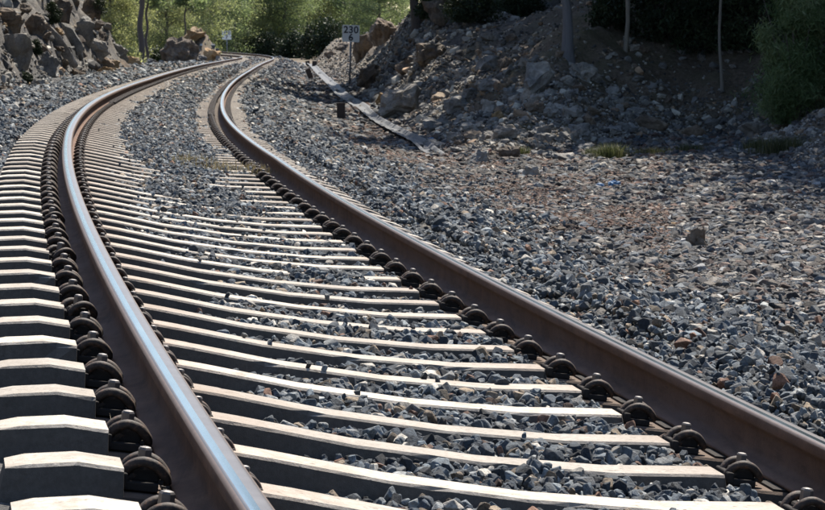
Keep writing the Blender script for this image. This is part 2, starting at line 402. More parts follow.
M_PINE = mat_leaf('pine_needles', [(0, (.065, .09, .052)), (.5, (.14, .175, .10)), (1, (.25, .29, .17))], .5)
M_PINE_Y = mat_leaf('yellow_pine_needles', [(0, (.10, .11, .055)), (.5, (.22, .23, .125)), (1, (.38, .38, .23))], .55)
M_DARK = mat_leaf('dark_shaded_leaves', [(0, (.012, .020, .012)), (.5, (.022, .035, .018)), (1, (.042, .058, .028))], .12)  # shade of the undergrowth painted in: low albedo, little translucency
M_BROOM = mat_leaf('broom_leaves', [(0, (.07, .11, .045)), (.5, (.14, .19, .085)), (1, (.26, .29, .16))], .35)
M_GRASS = mat_leaf('grass_blades', [(0, (.04, .05, .022)), (.5, (.07, .08, .04)), (1, (.17, .15, .09))], .35)
M_STRAW = mat_leaf('dry_straw', [(0, (.13, .10, .065)), (.5, (.20, .155, .105)), (1, (.32, .26, .18))], .3)
M_BARK = mat_bark(); M_BARKG = mat_bark('grey_bark', (.07, .07, .08), (.19, .185, .19)); M_BARKP = mat_bark('pale_bark', (.12, .105, .09), (.28, .25, .21))
M_GUT = mat_plain('channel_concrete', (.125, .13, .14), .9, n=12, var=.5)
M_WHITE = mat_plain('sign_white', (.78, .80, .82), .45, n=8, var=.08)
M_BLACK = mat_plain('sign_numeral_paint', (.015, .018, .04), .5)
M_GALV = mat_plain('galvanised_steel', (.20, .21, .24), .5, .5)
M_POST = mat_plain('rusted_post_iron', (.045, .030, .026), .75, n=40, var=.5)
M_BLUE = mat_plain('blue_plastic', (.06, .17, .33), .6, n=15, var=.3)
M_STAKE = mat_plain('white_stake_paint', (.72, .72, .68), .6)

# ------------------------------------------------------------------ ground sheet
def axis(segs):
    out = [segs[0][0]]
    for a, b, d in segs:
        n = max(1, int(round((b - a) / d))); out += list(np.linspace(a, b, n + 1)[1:])
    return np.array(out)
gx = axis([(-420, -100, 20), (-100, -40, 5), (-40, -18, 1.0), (-18, -12, .3), (-12, 8, .11), (8, 14, .3), (14, 40, 1.2), (40, 100, 5), (100, 420, 20)])
gy = axis([(-60, -6, 3), (-6, 3, .5), (3, 62, .15), (62, 130, .24), (130, 250, .8), (250, 420, 6), (420, 1200, 60)])
GX, GY = np.meshgrid(gx, gy)
Z, Sg, Lg, DR, DL = ground_z(GX, GY)
nx, ny = len(gx), len(gy)
idx = np.arange(nx * ny).reshape(ny, nx)
Fq = np.stack([idx[:-1, :-1], idx[:-1, 1:], idx[1:, 1:], idx[1:, :-1]], -1).reshape(-1, 4)
me = mesh('ground', np.stack([GX, GY, Z], -1).reshape(-1, 3), Fq, [M_GR], True)
soil = np.clip(np.exp(-((GX + 10.15) / 1.1) ** 2 - ((GY - 138) / 2.4) ** 2) * 1.6 + sstep(-.2, .6, DR) + sstep(150, 190, GY) * sstep(3, 6, abs(Lg)) + sstep(6, 12, -Lg), 0, 1)
rockz = np.clip(sstep(-.1, .4, DL) + sstep(0, .6, DR) * np.exp(-((GX - 1.2) / 4.5) ** 2 - ((GY - 88) / 22) ** 2) * 1.1, 0, 1)
pale = np.clip(sstep(100, 125, GY) * sstep(-.3, .5, DR) * .5 * sstep(.3, .6, fbm(GX / .8, GY / 3, 71)), 0, 1)
ca = me.color_attributes.new('zone', 'FLOAT_COLOR', 'POINT')
ca.data.foreach_set('color', np.stack([soil, rockz, pale, np.ones_like(soil)], -1).astype(np.float32).ravel())
tag(obj('ground', me), 'stony ground with the ballast bed, gravel verge and hill slopes', kind='structure')

# drainage channel in the right-hand verge
gpts = [(-7.4, 197), (-4.75, 145), (-3.15, 111), (-2.15, 88), (-1.42, 74), (-.84, 62), (-.5, 55), (-.24, 51), (.05, 46), (.27, 43), (.55, 41)]
gp = smooth_path([(x, y, 0) for x, y in gpts], 8)
CH = [(q.x, q.y) for q in gp]
def ch_dist(x, y):
    r = np.full(x.shape, 9.0)
    for (ax, ay), (bx, by) in zip(CH[:-1], CH[1:]):
        dx, dy = bx - ax, by - ay; t = np.clip(((x - ax) * dx + (y - ay) * dy) / (dx * dx + dy * dy), 0, 1); r = np.minimum(r, np.hypot(x - ax - t * dx, y - ay - t * dy))
    return r
V = []; Fs = []
prof = [(-.24, .05), (-.20, .065), (-.17, .06), (-.09, .0), (.07, .0), (.15, .06), (.18, .065), (.23, .05)]
for i, q in enumerate(gp):
    t = (gp[min(i + 1, len(gp) - 1)] - gp[max(i - 1, 0)]).normalized(); nrm = Vector((t.y, -t.x, 0))
    zz = float(np.mean(ground_z(q.x + np.linspace(-.3, .3, 5), q.y + np.linspace(-2.5, 2.5, 5), False)[0])) + .055
    for u, w in prof:
        c = q + nrm * u * (.62 if q.y < 70 else .9); V.append((c.x, c.y, zz - .14 * float(sstep(45, 41, q.y)) + w * .8 + .006 * math.sin(i * 1.7 + u * 9)))
m_ = len(prof)
for i in range(len(gp) - 1):
    for k in range(m_ - 1): Fs.append((i * m_ + k, i * m_ + k + 1, (i + 1) * m_ + k + 1, (i + 1) * m_ + k))
tag(obj('drainage_channel', mesh('drainage_channel', V, Fs, [M_GUT])), 'shallow grey concrete drainage channel along the foot of the right slope', kind='structure')

# ------------------------------------------------------------------ railway track
track = empty('railway_track', tuple(tp(0, 0, -.2)))
tag(track, 'single curving railway line of rusty rails on pale concrete sleepers', 'railway track')
T_INV = Matrix.Translation(-Vector(track.location))
half = [(0, 0), (.010, 0), (.020, -.0002), (.0265, -.0014), (.0315, -.0048), (.0347, -.010), (.036, -.017), (.036, -.034), (.033, -.039), (.012, -.050), (.0085, -.062), (.0085, -.112), (.015, -.126), (.030, -.134), (.066, -.1445), (.070, -.148), (.070, -.155)]
ring = half + [(-a, b) for a, b in half[::-1] if a > 0]
rmat = []
for i in range(len(ring)):
    a, b = ring[i], ring[(i + 1) % len(ring)]
    zc = (a[1] + b[1]) / 2
    xc = (a[0] + b[0]) / 2
    rmat.append((0 if -.021 < xc < .001 else 3) if (zc > -.0009) else (1 if zc > -.0085 else 2))
sr = np.concatenate([np.arange(-7, 40, .4), np.arange(40, 275, 1.0)])
def rail(lat, name):
    V = []; n = len(ring)
    for u, w in ring: V.append(tp(sr, lat + u, np.full(len(sr), w)))
    V = np.stack(V, 1).reshape(-1, 3) - np.array(track.location)
    i = np.arange(len(sr) - 1)[:, None]; k = np.arange(n)[None, :]; q = (k + 1) % n
    Fq = np.stack([i * n + k, (i + 1) * n + k, (i + 1) * n + q, i * n + q], -1).reshape(-1, 4)
    me = mesh(name, V, Fq, [M_RT, M_RSH, M_RS, M_RT2], True, np.tile(rmat, len(sr) - 1))
    return obj(name, me, track)
r1 = rail(-.869, 'rail'); r1['label'] = 'outer rail of the curve, on the left, its head shining blue'
r2 = rail(.869, 'rail'); r2['label'] = 'inner rail of the curve, on the right, brown web in shadow'

def sleeper_mesh(seed, nl=1):
    """local x = across the track, y = along it, z over the rail-top plane"""
    r = np.random.default_rng(seed)
    ls = sorted(set([round(v, 4) for v in list(np.linspace(-1.3, 1.3, 53)) + [-1.14, -1.04, -1.035, -.742, -.737, -.64, .60, .655, .66, 1.035, 1.04, 1.14]]))
    P = []
    for l in ls:
        zt = float(sl_top(l)); a = abs(l); zb = -.40
        seat = zt < -.161 and a > .5
        wt = (.074 + .012 * min(1, a / 1.0)) if not seat else .095; wb = .135
        e = 1.3 - a; end = max(0, 1 - e / .02) * .012
        j = (r.random(8) - .5) * .0010
        chip = (r.random(4) < .05) * r.random(4) * .012
        b = .007
        P.append([(-wb, zb), (-wt - .005 + end, zt - .055), (-wt + end + j[0] + chip[0], zt - b - chip[0] * .8 + j[1]), (-wt + b + end + j[2] + chip[0], zt + j[3] * .3 - end * .3),
                  (0, zt - end * .3 + j[4] * .3), (wt - b - end + j[5] - chip[1], zt + j[6] * .3 - end * .3), (wt - end + j[7] - chip[1], zt - b - chip[1] * .8), (wt + .005 - end, zt - .055), (wb, zb)])
    V = []; Fs = []; n = 9
    for l, row in zip(ls, P):
        for k, (y, z) in enumerate(row):
            x = l
            if abs(l) == 1.3 and k in (2, 3, 4, 5, 6): x = l - math.copysign(.006, l)
            V.append((x, y, z))
    for i in range(len(ls) - 1):
        for k in range(n - 1): Fs.append((i * n + k, (i + 1) * n + k, (i + 1) * n + k + 1, i * n + k + 1))
    Fs.append(tuple(range(n))); Fs.append(tuple((len(ls) - 1) * n + k for k in range(n))[::-1])
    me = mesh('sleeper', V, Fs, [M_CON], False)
    at_ = me.attributes.new('rust', 'FLOAT', 'POINT')
    at_.data.foreach_set('value', np.array([1.0 if (sl_top(v[0]) < -.161 and abs(v[0]) > .5) else .5 * max(0, 1 - abs(abs(v[0]) - .74) / .30) * (1.0 if abs(v[0]) < .87 else .3) for v in V], np.float32))
    me.validate(); return me
SLM = [sleeper_mesh(i) for i in range(7)]
SLM2 = [m_.copy() for m_ in SLM]
for m_ in SLM2: m_.materials[0] = M_CON2
def clamp_mesh():
    mb = MB()
    for sg in (-1, 1):
        P = [(-.056, .024 * sg, -.140), (-.051, .034 * sg, -.124), (-.028, .041 * sg, -.102), (.004, .044 * sg, -.094), (.032, .041 * sg, -.106), (.049, .034 * sg, -.132), (.042, .028 * sg, -.142), (.020, .020 * sg, -.128), (-.008, .017 * sg, -.116), (-.018, .010 * sg, -.110), (-.020, 0, -.109)]
        mb.tube(smooth_path(P, 4), .0130, 8)
    return mb.me('tension_clamp', [M_IR], True)
def bolt_mesh():
    mb = MB(); mb.lathe([(.021, -.112), (.023, -.109), (.023, -.104), (.014, -.102)], 12, (.002, 0, 0)); mb.lathe([(.0175, -.102), (.0175, -.070), (.014, -.065), (.006, -.063)], 6, (.002, 0, 0)); mb.lathe([(.010, -.16), (.010, -.108)], 8, (.002, 0, 0))
    return mb.me('clamp_bolt', [M_BO])
def plate_mesh():
    mb = MB(); mb.box((.012, 0, -.151), (.092, .125, .020), .003); mb.box((-.002, 0, -.128), (.078, .062, .040), .010); mb.box((.050, 0, -.139), (.020, .135, .036), .005); mb.box((-.040, .035, -.139), (.012, .03, .01), .002); mb.box((-.040, -.035, -.139), (.012, .03, .01), .002)
    return mb.me('guide_plate', [M_GP])
CM, BM_, PM = clamp_mesh(), bolt_mesh(), plate_mesh()
def joined(name, parts):
    V = []; Fs = []; mi = []; mats = []
    for me in parts:
        b = len(V); mats.append(me.materials[0]); V += [v.co[:] for v in me.vertices]; Fs += [[i + b for i in p.vertices] for p in me.polygons]; mi += [len(mats) - 1] * len(me.polygons)
    return mesh(name, V, Fs, mats, False, mi)
FASTM = joined('rail_fastening', [CM, BM_, PM])
pad = MB(); pad.box((0, 0, -.1585), (.15, .16, .006)); PADM = pad.me('rail_pad', [M_GP])
S0, PITCHS = 1.78649, .6
SITES = [(-.869 - .122, 1, .93, -.008), (-.869 + .098, 0, .72, -.040), (.869 - .150, 1, .86, -.022), (.869 + .122, 0, .93, -.008)]
def sframe(s):
    t = float(np.interp(s, S, TH)); p = tp(s, 0, 0)
    ex = Vector((math.cos(t), -math.sin(t), -float(cantf(s)))); ey = Vector((math.sin(t), math.cos(t), 0)); ez = ex.cross(ey).normalized()
    M = Matrix((ex.normalized(), ey, ez)).transposed().to_4x4(); M.translation = Vector(p); return M
n0, N_IND = -9, 165
fast_far = []
for n in range(n0, N_IND):
    s = S0 + PITCHS * n
    rj = Matrix.Rotation(random.uniform(-.006, .006), 4, 'Z') if n > 8 else Matrix.Rotation(random.uniform(-.002, .002), 4, 'Z')
    M = sframe(s) @ rj
    sl_ = SLM2 if random.random() < (n - 10) / 22 else SLM
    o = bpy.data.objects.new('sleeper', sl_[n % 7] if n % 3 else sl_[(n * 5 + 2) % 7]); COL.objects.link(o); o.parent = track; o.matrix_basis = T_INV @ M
    if n < 62:
        for x, flip, k_, dz in SITES:
            L = Matrix.Translation((x, 0, dz)) @ Matrix.Diagonal((k_, k_ if k_ < .8 else 1, k_, 1)) @ (Matrix.Rotation(math.pi, 4, 'Z') if flip else Matrix())
            if n < 34:
                kick = Matrix.Rotation(random.uniform(-.10, .10) + (.5 if n in (7, 11, 15) and flip and x < 0 else 0), 4, 'Z')
                for nm, me, K in (('tension_clamp', CM, kick), ('clamp_bolt', BM_, Matrix.Rotation(random.uniform(0, 1), 4, 'Z')), ('guide_plate', PM, Matrix())):
                    c = bpy.data.objects.new(nm, me); COL.objects.link(c); c.parent = o; c.matrix_basis = L @ K
            else:
                c = bpy.data.objects.new('rail_fastening', FASTM); COL.objects.link(c); c.parent = o; c.matrix_basis = L
        if n < 34:
            for x in (-.869, .869):
                c = bpy.data.objects.new('rail_pad', PADM); COL.objects.link(c); c.parent = o; c.matrix_basis = Matrix.Translation((x, 0, 0))
# beyond that sleepers and fastenings merge to the eye: one part each
def merged(name, entries, mats):
    Vs = []; Fl = []; b = 0
    for V0, F0, M in entries:
        Mn = np.array(M); Vs.append(V0 @ Mn[:3, :3].T + Mn[:3, 3]); Fl.append(F0 + b); b += len(V0)
    return mesh(name, np.concatenate(Vs), np.concatenate(Fl), mats)
sb = MB(); sb.box((0, 0, -.19), (2.6, .20, .16))
V0 = np.array(sb.v); V0[V0[:, 2] > -.15, 2] = -.125; F0 = np.array([f for f in sb.f])
e = [(V0, F0, T_INV @ sframe(S0 + .6 * n)) for n in range(N_IND, 440)]
o = obj('sleeper_run', merged('sleeper_run', e, [M_CON2]), track); o['kind'] = 'stuff'; o['label'] = 'far sleepers that merge towards the bend'
fb = MB(); fb.box((0, 0, -.125), (.10, .13, .06), 0)
V0 = np.array(fb.v); F0 = np.array(fb.f)
e = [(V0, F0, T_INV @ sframe(S0 + .6 * n) @ Matrix.Translation((x, 0, 0))) for n in range(62, 200) for x, _, _, _ in SITES]
o = obj('fastening_run', merged('fastening_run', e, [M_IR]), track); o['kind'] = 'stuff'; o['label'] = 'far rail fastenings'

# ------------------------------------------------------------------ stones
def stone_mesh(seed, flat=.7, npts=11, mat=M_BAL):
    r = np.random.default_rng(seed); P = r.normal(size=(npts, 3)); P /= np.linalg.norm(P, axis=1)[:, None]
    P = np.sign(P) * np.abs(P) ** .8; P *= (.82 + .18 * r.random((npts, 1))); P *= np.array([1, .62 + .3 * r.random(), flat * (.65 + .5 * r.random())]) * .52
    bm = bmesh.new(); [bm.verts.new(p) for p in P]
    res = bmesh.ops.convex_hull(bm, input=bm.verts)
    bmesh.ops.delete(bm, geom=[g for g in res['geom_interior'] if isinstance(g, bmesh.types.BMVert)], context='VERTS')
    bmesh.ops.bevel(bm, geom=bm.edges[:], offset=.022, segments=1, affect='EDGES', clamp_overlap=True)
    bmesh.ops.recalc_face_normals(bm, faces=bm.faces)
    me = bpy.data.meshes.new('stone'); bm.to_mesh(me); bm.free(); me.materials.append(mat)
    return me
def stone_set(name, mat, n=9, **k):
    c = bpy.data.collections.new(name)
    for i in range(n):
        o = bpy.data.objects.new('stone_shape', stone_mesh(100 + i * 7, mat=mat, npts=12 + i % 6, **k)); c.objects.link(o)
    return c
def scatter(name, P, rot, sc, coll, label):
    me = bpy.data.meshes.new(name); me.vertices.add(len(P)); me.vertices.foreach_set('co', P.astype(np.float32).ravel())
    a = me.attributes.new('rot', 'FLOAT_VECTOR', 'POINT'); a.data.foreach_set('vector', rot.astype(np.float32).ravel())
    a = me.attributes.new('siz', 'FLOAT', 'POINT'); a.data.foreach_set('value', sc.astype(np.float32).ravel())
    o = obj(name, me); tag(o, label, kind='stuff')
    ng = bpy.data.node_groups.new(name, 'GeometryNodeTree')
    ng.interface.new_socket('Geometry', in_out='INPUT', socket_type='NodeSocketGeometry'); ng.interface.new_socket('Geometry', in_out='OUTPUT', socket_type='NodeSocketGeometry')
    N = ng.nodes; gi = N.new('NodeGroupInput'); go = N.new('NodeGroupOutput')
    iop = N.new('GeometryNodeInstanceOnPoints'); ci = N.new('GeometryNodeCollectionInfo'); ci.inputs['Collection'].default_value = coll; ci.inputs['Separate Children'].default_value = True; ci.inputs['Reset Children'].default_value = True
    iop.inputs['Pick Instance'].default_value = True
    ar = N.new('GeometryNodeInputNamedAttribute'); ar.data_type = 'FLOAT_VECTOR'; ar.inputs['Name'].default_value = 'rot'
    asz = N.new('GeometryNodeInputNamedAttribute'); asz.data_type = 'FLOAT'; asz.inputs['Name'].default_value = 'siz'
    e2r = N.new('FunctionNodeEulerToRotation')
    L = ng.links.new
    L(gi.outputs[0], iop.inputs['Points']); L(ci.outputs[0], iop.inputs['Instance'])
    L(ar.outputs[0], e2r.inputs[0]); L(e2r.outputs[0], iop.inputs['Rotation']); L(asz.outputs[0], iop.inputs['Scale']); L(iop.outputs[0], go.inputs[0])
    md = o.modifiers.new('stones', 'NODES'); md.node_group = ng
    return o
C_BAL = stone_set('ballast_shapes', M_BAL); C_MIX = stone_set('verge_shapes', M_MIX, flat=.72); C_SCR = stone_set('scree_shapes', M_SCR, flat=.75)

def ballast_top(s, l):
    """level of the ballast between and beside the sleepers, over the rail-top plane"""
    far = sstep(13, 28, s)
    d = np.interp(l, [-1.36, -1.3, -.95, -.75, -.5, -.2, .1, .45, .66, .9, 1.15, 1.4], [.10, .22, .24, .108, .055, .030, .021, .022, .032, .09, .05, -.01])
    d2 = np.interp(l, [-1.36, -1.3, -.95, -.75, -.5, -.3, .1, .35, .5, .66, .9, 1.15, 1.4], [.02, .10, .14, .08, .06, -.02, -.035, -.018, .055, .07, .09, .06, .0])
    # a stretch where the sleepers are swept clear again
    return sl_top(l) - (d * (1 - far) + d2 * far)
PB, RB, SB, PM_, RM, SM, PS, RS, SS = [[] for _ in range(9)]
def rows():
    y = 3.8
    while y < 175:
        g = max(.034, .00115 * y) if y < 60 else .00115 * y * (1 + (y - 60) / 110)
        yield y, g; y += g
allx = []; ally = []; allg = []
for y, g in rows():
    hw = .146 * y + .9
    x = np.arange(-hw - (.6 if y < 30 else 0), hw + .6, g); allx.append(x); ally.append(np.full(len(x), y)); allg.append(np.full(len(x), g))
X = np.concatenate(allx); Y = np.concatenate(ally); G = np.concatenate(allg)
X = X + (RNG.random(len(X)) - .5) * G * .95; Y = Y + (RNG.random(len(Y)) - .5) * G * .95
Zg, s_, l_, dr_, dl_ = ground_z(X, Y)
nz = fbm(X / .9, Y / 1.4, 41); nz2 = fbm(X / .35, Y / .5, 51, 3)
chd = ch_dist(X, Y); n = len(X); R3 = RNG.random((n, 3)) * np.array([6.28, 6.28, 6.28]); flatrot = np.stack([(RNG.random(n) - .5) * .9, (RNG.random(n) - .5) * .9, RNG.random(n) * 6.28], -1)
rs = RNG.random(n)
inbed = (l_ > -1.42) & (l_ < 1.45)
# bed
zb = zprof(s_) - l_ * cantf(s_) + ballast_top(s_, l_) + (nz2 - .5) * .066 + (nz - .45) * .10 * sstep(5, 12, s_) + (RNG.random(n) - .5) * .012
ph = np.abs(((s_ - S0 + .3) % .6) - .3)                # distance to the sleeper axis
over = ph < .105
zs = zprof(s_) - l_ * cantf(s_) + sl_top(l_)
dens = np.interp(s_, [0, 12, 20, 40], [.55, .6, .75, .8])
nearrail = (abs(abs(l_) - .869) < .085)
keep = inbed & ~nearrail & (~over | ((zb > zs - .004) & (nz2 > .40)) | ((l_ > -.7) & (rs < np.where(abs(l_) < .45, np.interp(s_, [0, 11, 22], [.0025, .008, .08]), .001)) & (abs(abs(l_) - .87) > .17)))
clipzone = (abs(abs(l_) - .87) < .17) & over
keep &= ~clipzone
zb = np.where(over, np.maximum(zb, zs + .006), zb)
GS = np.minimum(G, .062 + .0003 * Y)
sizeB = GS * (.95 + 1.35 * rs ** 2.5)
PB.append(np.stack([X, Y, zb], -1)[keep]); RB.append(R3[keep]); SB.append(sizeB[keep])
# second, lower layer so that no bare bed shows
k2 = inbed & ~over & (RNG.random(n) < .8) & (Y < 40)
PB.append(np.stack([X + G * .5, Y + G * .4, zb - .022], -1)[k2 & ~nearrail]); RB.append(R3[k2 & ~nearrail][:, ::-1]); SB.append(sizeB[k2 & ~nearrail] * 1.1)
# shoulders and verges
onch = (chd < .17) & (RNG.random(n) < .62 + .3 * sstep(40, 60, Y))
sh = ~inbed & (dr_ < .15) & (dl_ < .1) & ~onch
wb = np.where(l_ > 0, sstep(3.5, 1.9, l_ + (nz - .5) * 2.4), sstep(8, 3, -l_ + (nz - .5) * 2))
isb = RNG.random(n) < wb
lift = np.where((l_ > 1.4) & (l_ < 1.75), .0, 0) + .012 + (nz2 - .5) * .03
zv = Zg + lift * np.minimum(1, 1)
big = 1 + (rs > .93) * rs * np.where(isb, .7, 1.2)
szV = GS * (1.0 + .8 * rs) * big
a = sh & isb; PB.append(np.stack([X, Y, zv], -1)[a]); RB.append(R3[a]); SB.append(szV[a])
a = sh & isb & (RNG.random(n) < .35) & (Y < 45); PB.append(np.stack([X + G * .5, Y + G * .45, zv + .018 + .01 * rs], -1)[a]); RB.append(R3[a]); SB.append(szV[a])
a = sh & ~isb & (RNG.random(n) < .92); PM_.append(np.stack([X, Y, zv - .004], -1)[a]); RM.append(flatrot[a]); SM.append(szV[a] * .95)
# scree on the slope, bare patches between
sc = (dr_ >= .15) & (Y < 175) & ~onch
px_like = X / Y
scd = np.clip(sstep(2.6, .3, dr_ * 1.0) * 1.0 + sstep(.10, .0, px_like) * .7 * sstep(5, 1, dr_), .08, 1) * sstep(.25, .55, nz + .12)
scd = np.where(Y > 95, np.maximum(scd, .35), scd)
a = sc & (RNG.random(n) < scd * .9)
szS = G * (.9 + 1.5 * rs ** 3 + (rs > .96) * 1.6); szS = np.where(Y > 85, np.minimum(szS, .10 + .12 * rs ** 4), szS)
PS.append(np.stack([X, Y, Zg + G * .15], -1)[a]); RS.append(flatrot[a] * np.array([1.4, 1.4, 1])); SS.append(szS[a])
sc = (dl_ >= .1) & (dl_ < 6) & (Y < 120) & (RNG.random(n) < .16 * sstep(1.4, .1, dl_) + .03)
PS.append(np.stack([X, Y, Zg], -1)[sc]); RS.append(R3[sc]); SS.append(szS[sc] * 1.3)
cat = np.concatenate
P0, R0, Z0 = PB[0], RB[0], SB[0]
fx = 412.5 + F_PX * P0[:, 0] / P0[:, 1]; fy = 26 + F_PX * (CAM_H - P0[:, 2]) / P0[:, 1]
vis = (P0[:, 1] < 9.5) & (fx > 150) & (fx < 820) & (fy < 508) & (abs(l_[keep]) < .72)
big_i = np.where(vis)[0]; big_i = big_i[np.argsort(-(Z0[big_i] / P0[big_i, 1]))][:290]
ORD = ['first', 'second', 'third', 'fourth', 'fifth', 'sixth', 'seventh', 'eighth', 'ninth', 'tenth', 'eleventh', 'twelfth']
SZW = ['large angular', 'medium-sized', 'smaller']; zq = np.quantile(Z0[big_i], [.33, .67])
cr = np.floor((s_[keep][big_i] - S0 + .09) / .6).astype(int); cr0 = cr.min()
for q, c_ in zip(big_i, cr):
    o = obj('ballast_stone', C_BAL.objects[int(q) % len(C_BAL.objects)].data, None, P0[q], R0[q]); o.scale = (Z0[q],) * 3
    lq = l_[keep][q]; side = 'near the left rail' if lq < -.3 else ('in mid track' if lq < .15 else 'towards the right rail')
    tag(o, f"{SZW[0 if Z0[q] > zq[1] else (1 if Z0[q] > zq[0] else 2)]} ballast stone {side}, {ORD[min(11, c_ - cr0)]} gap between sleepers from the bottom edge", 'ballast stone', 'largest ballast stones between the nearest sleepers')
mk = np.ones(len(P0), bool); mk[big_i] = False; PB[0], RB[0], SB[0] = P0[mk], R0[mk], Z0[mk]
lit = sh & (l_ > 1.75) & (RNG.random(n) < .38 * sstep(.42, .62, fbm(X / .7, Y / 1.6, 91)) * sstep(1.6, 2.4, l_ + nz)) & (X / Y < .09)
M_LEAFL = mat_stones('dead_leaves', [(0, (.085, .045, .034)), (.3, (.12, .065, .045)), (.55, (.17, .11, .08)), (.8, (.07, .042, .033))], .9)
def leaf_shape(i):
    r = np.random.default_rng(900 + i); a = .5; V = [(-a, 0, 0), (-.2, -.2 - .1 * r.random(), .08), (.25, -.16, .05 * r.random()), (a, 0, .1), (.2, .18, .06), (-.22, .2, -.02), (0, 0, .12)]
    me = mesh('stone', V, [(6, i_, (i_ + 1) % 6) for i_ in range(6)], [M_LEAFL]); return me
C_LIT = bpy.data.collections.new('litter_shapes')
for i in range(4): C_LIT.objects.link(bpy.data.objects.new('leaf_shape', leaf_shape(i)))
scatter('leaf_litter', np.stack([X + G * .3, Y, zv + .02], -1)[lit], flatrot[lit], (GS * (1.0 + .8 * rs))[lit], C_LIT, 'dead reddish leaves strewn over the gravel right of the track')
scatter('ballast', cat(PB), cat(RB), cat(SB), C_BAL, 'crushed blue-grey ballast stones between and beside the sleepers')
scatter('verge_gravel', cat(PM_), cat(RM), cat(SM), C_MIX, 'mixed tan, pink and grey broken stone on the verges')
scatter('scree', cat(PS), cat(RS), cat(SS), C_SCR, 'dark broken scree over the hill slope and cliff foot')
print('stones', len(cat(PB)), len(cat(PM_)), len(cat(PS)))

# ------------------------------------------------------------------ rocks as things
def rock_mesh(seed, dims, mat, angular=.75, detail=2, npts=16):
    r = np.random.default_rng(seed); P = r.normal(size=(npts, 3)); P /= np.linalg.norm(P, axis=1)[:, None]
    P = np.sign(P) * np.abs(P) ** angular; P /= np.abs(P).max(0); P *= (.8 + .2 * r.random((npts, 1))); P *= np.array(dims) * .5
    bm = bmesh.new(); [bm.verts.new(p) for p in P]
    res = bmesh.ops.convex_hull(bm, input=bm.verts)
    bmesh.ops.delete(bm, geom=[g for g in res['geom_interior'] if isinstance(g, bmesh.types.BMVert)], context='VERTS')
    dm = min(dims)
    if detail:
        bmesh.ops.bevel(bm, geom=bm.edges[:], offset=dm * .035, segments=1, affect='EDGES', clamp_overlap=True)
        bmesh.ops.triangulate(bm, faces=bm.faces)
        for _ in range(detail):
            es = [e for e in bm.edges if e.calc_length() > max(dims) * .16 / (1 + .6 * _)]
            bmesh.ops.subdivide_edges(bm, edges=es, cuts=1, use_grid_fill=False); bmesh.ops.triangulate(bm, faces=bm.faces)
        from mathutils import noise as mn
        off = Vector((seed * 3.1, seed * 1.7, 0))
        for v in bm.verts:
            k = 2.2 / max(dims)
            d = mn.noise(v.co * k * 1.6 + off) * .16 + mn.noise(v.co * k * 4 + off) * .09 + abs(mn.noise(v.co * k * 9 + off)) * .05
            v.co += v.co.normalized() * d * dm * 1.3
    bmesh.ops.recalc_face_normals(bm, faces=bm.faces)
    me = bpy.data.meshes.new('rock'); bm.to_mesh(me); bm.free(); me.materials.append(mat); return me
def place_rock(px, py, wpx, hpx, label, mat, name='boulder', seed=None, rot=None, depth=.8, sink=.25, cat_='rock', group=None, ang=.75, detail=2, start=4, Yd=None):
    """(px,py) is the middle of its foot line as seen in the photograph"""
    p = at(px, py, start) if Yd is None else Vector(((px - 412.5) / F_PX * Yd, Yd, gz((px - 412.5) / F_PX * Yd, Yd)))
    k = scale_at(p); w, h = wpx / k, hpx / k
    seed = seed if seed is not None else int(px * 7 + py)
    o = obj(name, rock_mesh(seed, (w * 1.05, w * depth, h * (1 + sink) * 1.08), mat, ang, detail), None, (p.x, p.y + w * depth * .25, p.z + h * .5 - h * sink * .5), rot or (0, 0, random.uniform(-.25, .25)))
    tag(o, label, cat_, group); return o

